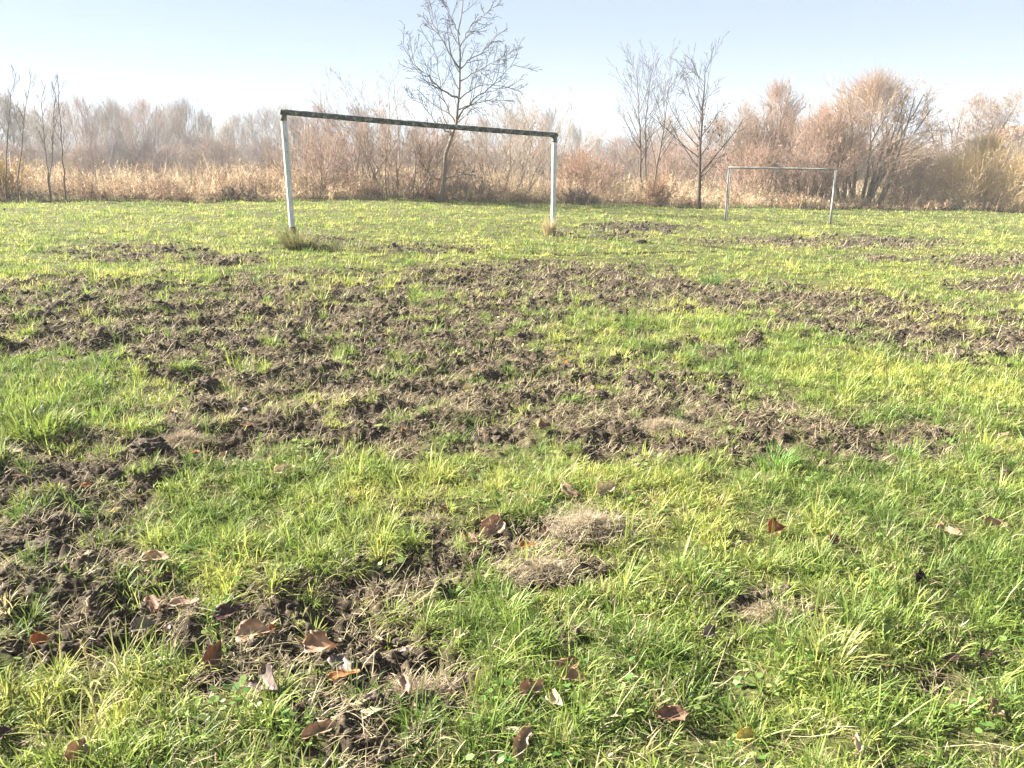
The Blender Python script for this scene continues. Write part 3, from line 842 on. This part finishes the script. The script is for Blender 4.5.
def plant_parts(out, trunk_levels, ctrunk, ccrown, root, seed, nt='trunk', nc='crown', sides=6, jitter=.25, gain=1.28):
    r = np.random.default_rng(seed + 77)
    for nm, lo, hi, colr in ((nt, 0, trunk_levels, ctrunk), (nc, trunk_levels, len(out), ccrown)):
        if lo >= hi: continue
        mb = MB()
        for li in range(lo, hi):
            pts, rad = out[li]
            n = sides if li == 0 else (5 if li < 2 and len(pts) < 400 else 3)
            v, f = tubes(pts, rad, n, cap=(li == 0))
            tone = r.uniform(1 - jitter, 1 + jitter, len(pts))
            c = np.repeat(np.minimum(np.asarray(colr)[None] * (gain if li >= trunk_levels else min(gain, 1.1)) * tone[:, None], .7), pts.shape[1] * n, 0)
            mb.add(v, f, c)
        mb.build(nm, M_TWIG, root)

def px_path(uv, Y, jit=None):
    """pixels -> metres on the upright plane through the plant's foot (only to read its outline)"""
    return np.array([on_plane(u, v, Y) for u, v in uv])

def resample(p, K):
    s = np.concatenate([[0], np.cumsum(np.linalg.norm(np.diff(p, axis=0), axis=1))]); t = np.linspace(0, s[-1], K)
    return np.stack([np.interp(t, s, p[:, i]) for i in range(3)], 1), s[-1]

# --- the tree behind the goal
def main_tree():
    base = ground_at(440, 202); Y = base[1]
    root = empty('bare_tree', base, 'tall bare walnut-like tree with a kinked pale trunk behind the large goal', 'tree')
    sc = 1.0
    K = 14
    limbs = [
     ([(439,203),(441,192),(446,178),(443,161),(448,146),(452,137),(457,120),(458.5,96),(459,68),(460,40),(459,27),(463,-4),(466,-22)], .125, .012, 0),
     ([(446,178),(456,176),(464,173),(474,174),(485,170)], .045, .010, -.9),
     ([(446,180),(436,178),(428,174),(420,163),(416,150)], .05, .010, .7),
     ([(457,120),(466,108),(478,96),(492,88),(504,75),(518,64)], .048, .008, -.5),
     ([(456,124),(448,108),(442,95),(437,70),(434,52),(428,40)], .040, .008, .6),
     ([(458,97),(446,92),(436,84),(424,75),(414,64),(404,44)], .050, .008, -.3),
     ([(459,68),(450,55),(443,41),(436,28),(429,14),(424,-8)], .045, .008, .4),
     ([(459,70),(468,60),(482,52),(492,40),(498,32)], .036, .008, .5),
     ([(458,100),(470,90),(484,84),(500,84),(520,88)], .034, .007, 1.0),
     ([(459,50),(466,36),(472,24),(486,16),(494,10)], .030, .007, -.5),
     ([(459,82),(472,74),(490,66),(506,60),(516,52)], .032, .007, -1.0),
     ([(460,35),(452,20),(448,6),(446,-12)], .026, .007, -.4),
     ([(452,137),(440,126),(428,112),(420,100),(408,96)], .036, .007, -.7),
     ([(458,110),(472,104),(490,100),(508,100)], .032, .007, .2),
    ]
    P = []; R = []; Ls = []
    for uv, r0, r1, dep in limbs:
        p, L = resample(px_path(uv, Y), K)
        p[:, 1] += dep * np.linspace(0, 1, K) ** 1.2
        p = p - base
        p[1:-1] += rng.normal(0, .02, (K - 2, 3))
        r0, r1 = r0 * .72, r1 * .7
        P.append(p); R.append(r0 + (r1 - r0) * np.linspace(0, 1, K) ** .6); Ls.append(L)
    pts = np.array(P); rad = np.array(R); L = np.array(Ls); L[0] *= .55
    pts[0, 0, 2] -= .15; rad[0, 0] *= 1.35; rad[0, 1] *= 1.1
    r = np.random.default_rng(5)
    out = [(pts, rad)]
    lim = pts[1:], rad[1:], L[1:]
    a = children(r, pts, rad, L, 12, .15, 1, .72, .42, taper=.4)
    # trunk twigs only above half its height
    keep = ~((a[0][:, 2] < 2.2) & (np.hypot(a[0][:, 0], a[0][:, 1]) < .35))
    a = tuple(q[keep] for q in a)
    p1 = grow_poly(r, a[0], a[1], a[2], 6, .09, .06); rc = np.clip(a[3] * .55, .008, .015); r1 = taper(rc, np.full(len(rc), .0055), 6)
    out.append((p1, r1))
    b = children(r, p1, r1, a[2], 5, .2, 1, .75, .5)
    p2 = grow_poly(r, b[0], b[1], b[2], 4, .1, .06); r2 = taper(np.clip(b[3] * .6, .005, .007), np.full(len(b[0]), .0042), 4)
    out.append((p2, r2))
    e = children(r, p2, r2, b[2], 2, .3, 1, .7, .6)
    p3 = grow_poly(r, e[0], e[1], e[2], 3, .15, .08); r3 = taper(np.full(len(e[0]), .0055), np.full(len(e[0]), .0042), 3)
    out.append((p3, r3))
    plant_parts(out, 1, (.16, .13, .095), (.045, .034, .025), root, 1, sides=9, jitter=.15, gain=1.0)
main_tree()

def guided_tree(name, label, cat, stems, seed, levels, ct, cc, rmin=.0055, group=None, Y=None, foot=None, K=12, tip=.12):
    foot = foot or stems[0][0][0]
    base = ground_at(*foot) if Y is None else None
    if base is None:
        q = on_plane(foot[0], foot[1], Y); base = np.array([q[0], Y, gz(q[0], Y)])
    root = empty(name, base, label, cat, group)
    P = []; R = []; Ls = []
    for uv, r0, dep in stems:
        p, L = resample(px_path(uv, base[1]), K)
        p[:, 1] += dep * np.linspace(0, 1, K); p -= base; p[0, 2] = min(p[0, 2], -.05)
        p[1:-1] += rng.normal(0, .015, (K - 2, 3)); P.append(p); R.append(r0); Ls.append(L)
    out = grow(seed, None, None, np.array(Ls), np.array(R), levels, rmin, stem_pts=np.array(P), tip=tip)
    plant_parts(out, 1, ct, cc, root, seed, gain=.55)
    return root, base

SAP = [(24, .22, .98, .66, .48, .08, .08, .42), (5, .25, 1, .6, .48, .10, .07, .5), (3, .3, 1, .55, .55, .1, .05, .7)]
guided_tree('slim_tree', 'slim twin-stemmed bare tree between the two goals', 'tree', [([(642,196),(641,150),(639,110),(638,80),(637,66)], .058, .2), ([(646,196),(645,160),(645,120),(648,95),(650,72)], .05, -.3)], 21, SAP, (.13, .105, .08), (.15, .11, .08))
guided_tree('slim_tree', 'slim single-stemmed bare tree leaning right of the twin-stemmed one', 'tree', [([(653,196),(656,170),(663,140),(668,105),(671,85),(675,74)], .045, .4)], 22, SAP, (.14, .11, .085), (.16, .12, .085), foot=(653, 203))
t3, b3 = guided_tree('slim_tree', 'straight dark-trunked bare tree with a few clinging leaves left of the small goal', 'tree', [([(699,209),(700,180),(701,140),(703,110),(705,80),(706,66)], .075, .1)], 23,
            [(28, .2, .98, .72, .52, .08, .07, .42), (5, .25, 1, .6, .48, .10, .07, .5), (3, .3, 1, .55, .55, .1, .05, .7)], (.09, .07, .055), (.12, .09, .07))
def cling():
    n = 150; a = rng.uniform(0, 2 * PI, n); rr = np.sqrt(rng.random(n)) * .55
    z = rng.normal(2.65, .42, n); x = np.cos(a) * rr + .15; y = np.sin(a) * rr
    v, f, c = blades(x, y, z, rng.uniform(.06, .12, n), rng.uniform(.04, .07, n), rng.uniform(0, 2 * PI, n), rng.uniform(1.2, 2.4, n), rng.normal(.3, .4, n), np.tile([[.09, .055, .035]], (n, 1)) * rng.uniform(.6, 1.6, n)[:, None], 3)
    mb = MB(); mb.add(v, f, c); mb.build('clinging_leaves', M_WEED, t3)
cling()
THIN = [(12, .3, .98, .5, .20, .10, .12, .5), (4, .2, 1, .55, .45, .12, .1, .6)]
guided_tree('thin_sapling', 'thin bare sapling at far left with a crooked top', 'sapling', [([(49,190),(46,165),(42,140),(39,120),(38,100),(41,86)], .019, .2)], 31, THIN, (.24, .20, .17), (.25, .21, .18), foot=(49, 203))
guided_tree('thin_sapling', 'thin bare sapling with a straight whip top right of the crooked one', 'sapling', [([(64,190),(64,160),(64,130),(62,110),(61,76)], .019, -.2)], 32, THIN, (.18, .15, .13), (.22, .18, .15), foot=(64, 203))
guided_tree('thin_sapling', 'pale thin sapling between the crooked one and the whip-topped one', 'sapling', [([(50,190),(48,160),(47,130),(46,100),(47,75)], .018, .5)], 33, THIN, (.28, .24, .21), (.28, .24, .21), foot=(50, 203))
guided_tree('thin_sapling', 'faint thin sapling against the left picture edge', 'sapling', [([(4,190),(3,160),(2,130),(2,95),(5,70)], .02, .5), ([(16,190),(17,150),(16,110),(18,70)], .018, .6)], 34, THIN, (.28, .24, .21), (.28, .24, .21), foot=(8, 203))

# --- shrubs and multi-stemmed willows
def shrub(name, label, cat, u, v_foot, Yoff, width_px, top_v, n, seed, ct, cc, levels, lean=.45, r0=.03, rmin=.005, group=None, stem_w=(.10, .03), skew=0.0, Lvar=.25, depthf=.6, fz=None):
    """a clump of stems rising from one root; u = picture column of its foot, Yoff = metres behind the field edge"""
    g = ground_at(u, v_foot); dirn = g[:2] / np.linalg.norm(g[:2]); q = g[:2] + dirn * Yoff
    base = np.array([q[0], q[1], gz(q[0], q[1]) - .03])
    H = z_for_v(base[0], base[1], top_v) - base[2]; Wm = width_px * base[1] / F
    r = np.random.default_rng(seed)
    root = empty(name, base, label, cat, group)
    a = r.uniform(0, 2 * PI, n); k = np.sqrt(r.random(n))
    st = np.stack([np.cos(a) * k * Wm * .16, np.sin(a) * k * Wm * .16 * depthf, np.full(n, -.05)], 1)
    d = np.stack([np.cos(a) * k * lean + skew + r.normal(0, .05, n), np.sin(a) * k * lean * depthf + r.normal(0, .05, n), np.ones(n)], 1)
    L = H * .74 * (1 - Lvar * k * r.random(n) * 1.2) * r.uniform(.75, 1.08, n)
    out = grow(seed, st, d, L, r0 * r.uniform(.6, 1.2, n), levels, rmin, stem_w=stem_w)
    # trim to the outline height
    zmax = max(float(p[:, :, 2].max()) for p, _ in out); s = H / np.percentile(np.concatenate([p[:, :, 2].ravel() for p, _ in out]), 99.7)
    out = [(p * np.array([s ** .5, s ** .5, s]), rr) for p, rr in out]
    if fz: out.append(fuzz(seed, fz[0], H, Wm * .5 * fz[3], H * fz[2], H * fz[1], rmin * .85, 'dome', .55, skew))
    plant_parts(out, 1, ct, cc, root, seed, 'stems', 'twigs', sides=4)
    return root
BUSH = [(7, .2, 1, .5, .50, .10, .05, .5), (4, .2, 1, .5, .60, .12, .05, .55), (2, .2, 1, .45, .65, .1, .05, .75)]
WIL = [(11, .3, 1, .75, .46, .13, .04, .40), (7, .2, 1, .65, .50, .13, .05, .5), (4, .2, 1, .55, .62, .12, .05, .7)]
TALL = [(15, .25, 1, .60, .40, .10, .06, .40), (7, .2, 1, .6, .5, .12, .05, .5), (4, .2, 1, .5, .62, .12, .05, .7)]
red = (.19, .140, .105); redt = (.215, .163, .125); gry = (.14, .115, .10); gryt = (.19, .15, .13)
tan = (.22, .16, .11); tant = (.34, .24, .16); yel = (.30, .22, .12); yelt = (.46, .345, .195); drk = (.07, .05, .042)
shrub('willow_tree', 'broad many-stemmed willow with orange-tan twigs behind the small goal', 'willow', 858, 210, 3.0, 108, 74, 16, 41, (.15, .125, .095), (.255, .185, .135), WIL, lean=.42, r0=.07, rmin=.0052, skew=.06, fz=(3400, .17, .22, 1.0))
shrub('willow_tree', 'reddish tan willow clump directly above the small goal crossbar', 'willow', 815, 210, 3.5, 80, 105, 14, 42, (.10, .075, .058), (.25, .175, .13), WIL, lean=.36, r0=.055, rmin=.0055, skew=.05, fz=(2000, .17, .25, 1.0))
shrub('willow_tree', 'upright russet willow right of the dark-trunked slim tree', 'willow', 768, 208, 6, 60, 82, 9, 43, (.15, .115, .09), (.24, .175, .135), TALL, lean=.22, r0=.055, rmin=.006, fz=(1500, .15, .25, .9))
shrub('willow_tree', 'narrow pale willow between the slim tree and the russet one', 'willow', 738, 208, 7, 44, 100, 7, 44, (.17, .13, .10), (.25, .185, .14), TALL, lean=.22, r0=.045, rmin=.006, fz=(900, .15, .25, .9))
shrub('willow_tree', 'open grey-pink willow behind the rounded yellow bush, left of two', 'willow', 958, 212, 20, 70, 94, 10, 45, (.17, .14, .12), (.24, .19, .16), WIL, lean=.42, r0=.085, rmin=.009, fz=(1100, .15, .3, 1.05))
shrub('willow_tree', 'open grey-pink willow at the right picture edge behind the yellow bush', 'willow', 1000, 212, 21, 56, 88, 8, 46, (.17, .14, .12), (.24, .19, .16), WIL, lean=.40, r0=.085, rmin=.009, fz=(1000, .15, .3, 1.05))
shrub('rounded_bush', 'rounded yellow-tan bush at the right', 'bush', 982, 213, 2.5, 92, 137, 44, 47, yel, yelt, BUSH, lean=.95, r0=.016, rmin=.0055, fz=(4200, .24, .08, 1.1))
shrub('rounded_bush', 'greyish brown low bush between the broad willow and the yellow bush', 'bush', 912, 212, 4, 84, 152, 28, 48, (.20, .15, .12), (.32, .225, .18), BUSH, lean=.9, r0=.016, rmin=.0055, fz=(1900, .24, .08, 1.1))
shrub('rounded_bush', 'dark grey thorny bush behind the rounded yellow one', 'bush', 935, 212, 7, 70, 138, 18, 49, gry, gryt, BUSH, lean=.8, r0=.02, rmin=.007, fz=(500, 0.3, 0.1, 1.1))
shrub('rounded_bush', 'dark brown bush seen through the middle of the small goal', 'bush', 800, 209, 1.6, 60, 152, 30, 50, drk, (.16, .11, .085), BUSH, lean=.8, r0=.02, rmin=.006, fz=(400, 0.3, 0.1, 1.0))
shrub('rounded_bush', 'reddish bush behind the left post of the small goal', 'bush', 745, 208, 3, 80, 142, 16, 51, red, (.23, .155, .115), BUSH, lean=.8, r0=.018, rmin=.006, fz=(500, 0.3, 0.1, 1.0))
shrub('rounded_bush', 'brown bush filling the gap behind the slim trees', 'bush', 680, 207, 8, 90, 130, 15, 52, red, (.24, .16, .12), BUSH, lean=.7, r0=.02, rmin=.0065, fz=(500, 0.3, 0.1, 1.0))
# thicket behind the large goal
shrub('thicket_bush', 'tall reddish thicket bush left of the kinked tree, seen under the crossbar', 'bush', 395, 202, 2.5, 140, 70, 24, 53, red, redt, BUSH, lean=.85, r0=.024, rmin=.0052, stem_w=(.13, .02))
shrub('thicket_bush', 'thicket bush with arching whips nearer the white left post', 'bush', 350, 202, 4.5, 120, 74, 20, 54, (.16, .11, .085), (.21, .145, .11), BUSH, lean=.75, r0=.022, rmin=.0055, stem_w=(.13, .02))
shrub('thicket_bush', 'dense brown thicket bush right of the kinked tree', 'bush', 500, 203, 2.2, 130, 96, 22, 55, (.15, .12, .09), (.215, .17, .125), BUSH, lean=.95, r0=.022, rmin=.0052, stem_w=(.13, .0), fz=(600, 0.3, 0.06, 1.0))
shrub('thicket_bush', 'grey-brown thicket bush behind the right end of the crossbar', 'bush', 545, 203, 5.5, 110, 86, 20, 56, (.18, .15, .12), (.27, .21, .165), BUSH, lean=.6, r0=.022, rmin=.006)
shrub('thicket_bush', 'low dark bramble bush at the foot of the kinked tree', 'bush', 470, 202, .9, 90, 172, 34, 57, drk, (.12, .085, .062), BUSH, lean=1.3, r0=.012, rmin=.0055, stem_w=(.16, -.05))
shrub('thicket_bush', 'bushy brown thicket just left of the kinked tree trunk', 'bush', 425, 202, 1.6, 90, 124, 15, 58, (.15, .10, .075), (.23, .155, .115), BUSH, lean=.9, r0=.018, rmin=.0055, stem_w=(.14, .0), fz=(400, 0.3, 0.06, 1.0))
shrub('thicket_bush', 'pale brown thicket right of the white left post', 'bush', 318, 203, 3, 80, 118, 18, 59, (.18, .13, .10), (.25, .18, .14), BUSH, lean=.7, r0=.018, rmin=.0055, fz=(300, 0.3, 0.06, 1.0))
shrub('thicket_bush', 'low rusty bush right of the farther goal post', 'bush', 585, 205, 3.5, 66, 148, 22, 60, (.18, .12, .085), (.26, .17, .12), BUSH, lean=.9, r0=.016, rmin=.006, fz=(700, 0.3, 0.06, 1.0))
shrub('thicket_bush', 'dark matted bramble beside the farther goal post', 'bush', 578, 205, .8, 46, 184, 30, 61, drk, (.11, .08, .065), BUSH, lean=1.3, r0=.012, rmin=.006, stem_w=(.16, -.05))
shrub('thicket_bush', 'dark bramble in the weeds left of the large goal', 'bush', 240, 203, 1.0, 46, 182, 30, 62, drk, (.10, .075, .06), BUSH, lean=1.2, r0=.012, rmin=.006, stem_w=(.16, -.05))
shrub('thicket_bush', 'tan weedy bush at the left picture edge', 'bush', 2, 203, .6, 40, 146, 26, 63, (.34, .22, .09), (.38, .27, .14), BUSH, lean=.7, r0=.02, rmin=.007)
shrub('thicket_bush', 'small rusty bush with seed heads at the foot of the leaning slim tree', 'bush', 656, 207, .6, 22, 170, 24, 64, (.17, .11, .07), (.27, .17, .10), BUSH, lean=.5, r0=.012, rmin=.006)
# --- far trees
def far_tree(seed, H, n, lean, ct, cc, levels, label, base, group='bare trees in the far treeline', r0=.12, rmin=.013, name='bare_far_tree', fz=(800, 2.1, .2, .24, 'oval')):
    r = np.random.default_rng(seed)
    root = empty(name, base, label, 'tree', group)
    st = np.stack([r.normal(0, .25, n), r.normal(0, .25, n), np.full(n, -.1)], 1)
    d = np.stack([r.normal(0, lean, n), r.normal(0, lean, n), np.ones(n)], 1)
    L = H * .72 * r.uniform(.75, 1.0, n)
    out = grow(seed, st, d, L, .6 * r0 * r.uniform(.7, 1.1, n), levels, rmin, stem_w=(.06, .04))
    s = H / np.percentile(np.concatenate([p[:, :, 2].ravel() for p, _ in out]), 99.8)
    out = [(p * np.array([s ** .5, s ** .5, s]), rr) for p, rr in out]
    out.append(fuzz(seed, fz[0], H, fz[1], H * fz[2], H * fz[3], rmin * .8, fz[4], 1.5))
    plant_parts(out, 1, ct, cc, root, seed, sides=5)
    return root
FT = [(18, .2, 1, .52, .42, .07, .07, .35), (8, .15, 1, .45, .52, .09, .06, .5), (3, .2, 1, .42, .65, .1, .04, .8)]
FB = [(9, .1, 1, .6, .42, .1, .05, .5), (5, .15, 1, .5, .5, .1, .05, .6), (3, .2, 1, .5, .6, .1, .05, .8)]
LAB_FT = 'bare grey far tree in the hazy treeline beyond the weeds'
LAB_FB = 'low bushy grey far tree in the hazy treeline beyond the weeds'
protos = []
# (u, top_v, distance)
FAR = [(-30,92,62),(8,98,60),(26,104,78),(44,100,74),(66,92,70),(86,84,64),(104,88,82),(118,95,68),(134,102,76),(148,104,66),(164,112,84),(178,112,72),(192,109,68),
       (206,122,86),(224,128,80),(240,120,92),(256,118,74),(272,110,66),(288,106,72),(304,110,80),(322,104,70),(340,112,86),(362,108,78),(388,118,90),(420,122,84),(452,124,92),(484,118,80),
       (516,112,74),(548,110,82),(572,124,90),(594,134,100),(616,136,96),(640,128,86),(664,118,78),(690,122,84),(716,116,76),(742,110,82),(776,112,70),(800,118,88),(838,120,80),(884,130,96),(915,140,110),(1040,100,70)]
PROTO_H = 9.0
for i, (u, tv, D) in enumerate(FAR):
    tv = tv - 15 * min(1, max(0, (300 - u) / 120))
    d = ray(u, HORIZON); d = d / d[1]; bx, by = CAM[0] + d[0] * D, D
    bz = gz(bx, by)
    H = z_for_v(bx, by, tv) - bz
    if len(protos) < 6:
        k = len(protos)
        if k < 4:
            o = far_tree(201 + k, PROTO_H, [2, 3, 1, 4][k], [.10, .14, .05, .16][k], (.13, .11, .10), [(.195, .172, .16), (.205, .178, .158), (.19, .17, .16), (.215, .185, .155)][k], FT, LAB_FT, (bx, by, bz))
        else:
            o = far_tree(201 + k, PROTO_H, 9, .28, (.14, .115, .10), [(.21, .165, .14), (.225, .17, .15)][k - 4], FB, LAB_FB, (bx, by, bz), r0=.07, fz=(900, 3.0, .1, .22, 'dome'))
        protos.append(o)
    else:
        k = [0, 4, 1, 3, 5, 2, 0, 1, 3, 5, 4][i % 11]
        o = copy_tree(protos[k]); o.location = (bx, by, bz); o.rotation_euler = (0, 0, rng.uniform(0, 6.2))
    s = H / PROTO_H; w = s * rng.uniform(.85, 1.25); o.scale = (w, w, s)
# understorey of the far wood: many low grey clumps
ub = [far_tree(301 + k, 4.0, 14, .5, (.14, .115, .10), [(.20, .155, .135), (.23, .17, .135), (.18, .145, .135)][k], FB, 'low bare bush under the far trees beyond the weeds', (0, 0, 0), 'bushes under the far trees', .04, .010, 'low_far_bush', (800, 2.0, .06, .28, 'dome')) for k in range(3)]
first = True
j = 0
for u in np.arange(-40, 1075, 17.0):
    D = rng.uniform(40, 68); uu = u + rng.uniform(-5, 5)
    d = ray(uu, HORIZON); d = d / d[1]; bx, by = d[0] * D, D; bz = gz(bx, by)
    tv = 150 + rng.normal(-4, 6)
    H = max(1.8, z_for_v(bx, by, tv) - bz)
    o = ub[j] if j < 3 else copy_tree(ub[j % 3]); j += 1
    o.location = (bx, by, bz); o.rotation_euler = (0, 0, rng.uniform(0, 6.2)); s = H / 4.0; w = s * rng.uniform(1.1, 1.9); o.scale = (w, w, s)

# ------------------------------------------------------------------ dry weeds along the field edge
def make_weeds():
    mb = MB()
    def layer(n, o0, o1, h0, wd, nleaf):
        th = rng.uniform(-.72, .72, n)
        x = np.tan(th); off = o0 + (o1 - o0) * rng.random(n) ** 1.2
        D = np.interp(th, ang, dist) + off + .35 * fbm(th * 60, th * 0, 1, 2, 151)
        X = np.sin(th) * D; Y = np.cos(th) * D
        Z = height(X, Y, np.zeros(n))
        dens = np.clip(.42 + 1.6 * fbm(X, Y, 1.0, 3, 155), .03, 1)
        k = rng.random(n) < dens; X, Y, Z, th, D, off = X[k], Y[k], Z[k], th[k], D[k], off[k]; m = len(X)
        rightness = sstep(.05, .45, th)
        hf = h0 * (1 - .22 * rightness) * (1 + .8 * fbm(X, Y, 1.1, 3, 161) + .5 * fbm(X, Y, 4.0, 2, 169)) * np.clip(.45 + off * .45, .45, 1)
        H = hf * rng.uniform(.55, 1.15, m)
        p1 = fbm(X, Y, 1.1, 2, 165)
        kk = np.clip(.5 + 1.0 * p1 + .5 * fbm(X, Y, 5.0, 2, 171) + rng.normal(0, .25, m), 0, 1)[:, None]
        cl = np.array([.17, .105, .075]) * (1 - kk) + np.array([.58, .45, .30]) * kk
        cr = np.array([.36, .24, .15]) * (1 - kk) + np.array([.68, .55, .37]) * kk
        c = cl * (1 - rightness[:, None]) + cr * rightness[:, None]
        c = c * rng.uniform(.65, 1.2, m)[:, None]
        az = rng.uniform(0, 2 * PI, m); lean = np.abs(rng.normal(.2, .22, m)); cv = rng.normal(.35, .45, m)
        v, f, cc = blades(X, Y, Z - .02, H, wd * rng.uniform(.6, 1.3, m), az, lean, cv, c, 3, twist=rng.uniform(0, 3, m))
        mb.add(v, f, cc)
        # leaves and seed heads on the stems
        idx = np.repeat(np.arange(m), nleaf); q = len(idx); t = rng.uniform(.25, 1.0, q)
        lx = X[idx] + np.cos(az[idx]) * np.sin(lean[idx] + cv[idx] * .3) * H[idx] * t + rng.normal(0, .02, q)
        ly = Y[idx] + np.sin(az[idx]) * np.sin(lean[idx] + cv[idx] * .3) * H[idx] * t + rng.normal(0, .02, q)
        lz = Z[idx] + np.cos(lean[idx]) * H[idx] * t
        c2 = c[idx] * rng.uniform(.7, 1.35, q)[:, None]
        v, f, cc = blades(lx, ly, lz, rng.uniform(.06, .17, q), rng.uniform(.010, .026, q), rng.uniform(0, 2 * PI, q), rng.uniform(.4, 1.9, q), rng.normal(.6, .5, q), c2, 2)
        mb.add(v, f, cc)
    layer(13000, 0.0, 3.0, .72, .011, 14)
    layer(13000, 2.0, 12.0, .92, .014, 10)
    layer(11000, 10.0, 40.0, 1.05, .03, 4)
    tag(mb.build('dry_weeds', M_WEED), 'belt of dry straw-coloured weeds and reeds along the far field edge', 'weeds', kind='stuff')
    # low dark green fringe where mown grass meets the weeds
make_weeds()

# ------------------------------------------------------------------ house at the right edge, far off
def house():
    D = 118.0
    p = on_plane(1046, 150, D); x0 = p[0]; zb = gz(x0, D)
    root = empty('house', (x0, D, zb), 'pale house with a rusty roof half hidden behind the yellow bush', 'house')
    def box(mb, a, b):
        a = np.array(a, float); b = np.array(b, float)
        v = np.array([[a[0], a[1], a[2]], [b[0], a[1], a[2]], [b[0], b[1], a[2]], [a[0], b[1], a[2]], [a[0], a[1], b[2]], [b[0], a[1], b[2]], [b[0], b[1], b[2]], [a[0], b[1], b[2]]])
        mb.add(v, [np.array([[0, 3, 2, 1], [4, 5, 6, 7], [0, 1, 5, 4], [1, 2, 6, 5], [2, 3, 7, 6], [3, 0, 4, 7]])])
    w = MB(); box(w, (-5, 0, -.3), (5, 8, 4.2)); w.build('wall', mat_noise('pale_render', [(.55, .50, .45), (.66, .62, .57)], 2, .9), root)
    r = MB(); v = np.array([[-5.5, -.6, 4.15], [5.5, -.6, 4.15], [5.5, 8.6, 4.15], [-5.5, 8.6, 4.15], [-5.5, 4, 6.4], [5.5, 4, 6.4]])
    r.add(v, [np.array([[0, 1, 5, 4], [2, 3, 4, 5], [3, 2, 1, 0]]), np.array([[1, 2, 5], [3, 0, 4]])])
    ro = r.build('roof', mat_noise('roof_tile', [(.22, .09, .05), (.32, .15, .09)], 6, .9), root)
    ch = MB(); box(ch, (1.2, 3.2, 5.4), (1.9, 3.9, 7.1)); ch.build('chimney', mat_noise('chimney_brick', [(.2, .09, .06), (.3, .15, .1)], 8, .9), ro)
    for xx in (-3.6, -.6, 2.4):
        f = MB(); box(f, (xx, -.05, 1.3), (xx + 1.2, .03, 2.7)); fo = f.build('window', mat_noise('white_frame', [(.7, .7, .7), (.8, .8, .8)], 3), root)
        g = MB(); box(g, (xx + .1, -.07, 1.4), (xx + 1.1, -.04, 2.6)); g.build('pane', mat_noise('dark_glass', [(.03, .04, .05), (.05, .06, .08)], 2, .1), fo)
house()

# ------------------------------------------------------------------ light, sky, haze, camera
SUN_EL = math.radians(28); SUN_AZ = math.radians(-74)   # measured from straight ahead, negative = left
sd = Vector((math.sin(SUN_AZ) * math.cos(SUN_EL), math.cos(SUN_AZ) * math.cos(SUN_EL), math.sin(SUN_EL)))
l = bpy.data.lights.new('sun', 'SUN'); l.energy = 5.0; l.angle = math.radians(.5); l.color = (1, .93, .82)
lo = bpy.data.objects.new('sun', l); col.objects.link(lo); lo.rotation_euler = sd.to_track_quat('Z', 'Y').to_euler(); lo.location = (-40, 20, 40)
W = bpy.data.worlds.new('World'); C.world = W; W.use_nodes = True
nt = W.node_tree; bg = nt.nodes['Background']
sky = nt.nodes.new('ShaderNodeTexSky'); sky.sky_type = 'NISHITA'; sky.sun_disc = False
sky.sun_elevation = SUN_EL; sky.sun_rotation = SUN_AZ; sky.air_density = 0.42; sky.dust_density = 0.3; sky.ozone_density = 1.0
mx = nt.nodes.new('ShaderNodeMix'); mx.data_type = 'RGBA'; mx.inputs['Factor'].default_value = .82   # thin even veil of high haze over the clear sky
mx.inputs['B'].default_value = (1.58, 1.88, 2.17, 1)
nt.links.new(sky.outputs[0], mx.inputs['A']); nt.links.new(mx.outputs['Result'], bg.inputs['Color']); bg.inputs['Strength'].default_value = .05

HAZE = 0.0011
if HAZE:
    me = bpy.data.meshes.new('haze')
    a = np.array([-235, -48, -2.5]); b = np.array([235, 232, 12.5])
    v = [(x, y, z) for z in (a[2], b[2]) for y in (a[1], b[1]) for x in (a[0], b[0])]
    me.from_pydata(v, [], [(0, 2, 3, 1), (4, 5, 7, 6), (0, 1, 5, 4), (2, 6, 7, 3), (0, 4, 6, 2), (1, 3, 7, 5)])
    m, nt2, out = new_mat('haze')
    pv = nt2.nodes.new('ShaderNodeVolumePrincipled'); pv.inputs['Color'].default_value = (.92, .95, 1, 1); pv.inputs['Density'].default_value = HAZE
    pv.inputs['Anisotropy'].default_value = 0.0
    nt2.links.new(pv.outputs[0], out.inputs['Volume'])
    tag(obj('haze', me, m), kind='stuff')

cam = bpy.data.cameras.new('camera'); co = bpy.data.objects.new('camera', cam); col.objects.link(co)
co.location = CAM; co.rotation_euler = (PI / 2 - PITCH, 0, 0)
cam.sensor_width = 36; cam.lens = 36 * F / 1024; cam.clip_start = .05; cam.clip_end = 3000
C.camera = co
C.view_settings.view_transform = 'Standard'; C.view_settings.look = 'None'; C.view_settings.gamma = 1
C.view_settings.exposure = 2.82
C.render.engine = 'CYCLES'
cy = C.cycles
cy.max_bounces = 6; cy.diffuse_bounces = 3; cy.glossy_bounces = 1; cy.transmission_bounces = 3; cy.volume_bounces = 1; cy.transparent_max_bounces = 4
cy.use_denoising = True
cy.denoiser = 'OPENIMAGEDENOISE'
cy.denoising_input_passes = 'RGB_ALBEDO_NORMAL'
cy.denoising_prefilter = 'NONE'
try: cy.denoising_quality = 'HIGH'
except Exception: pass
cy.use_adaptive_sampling = False
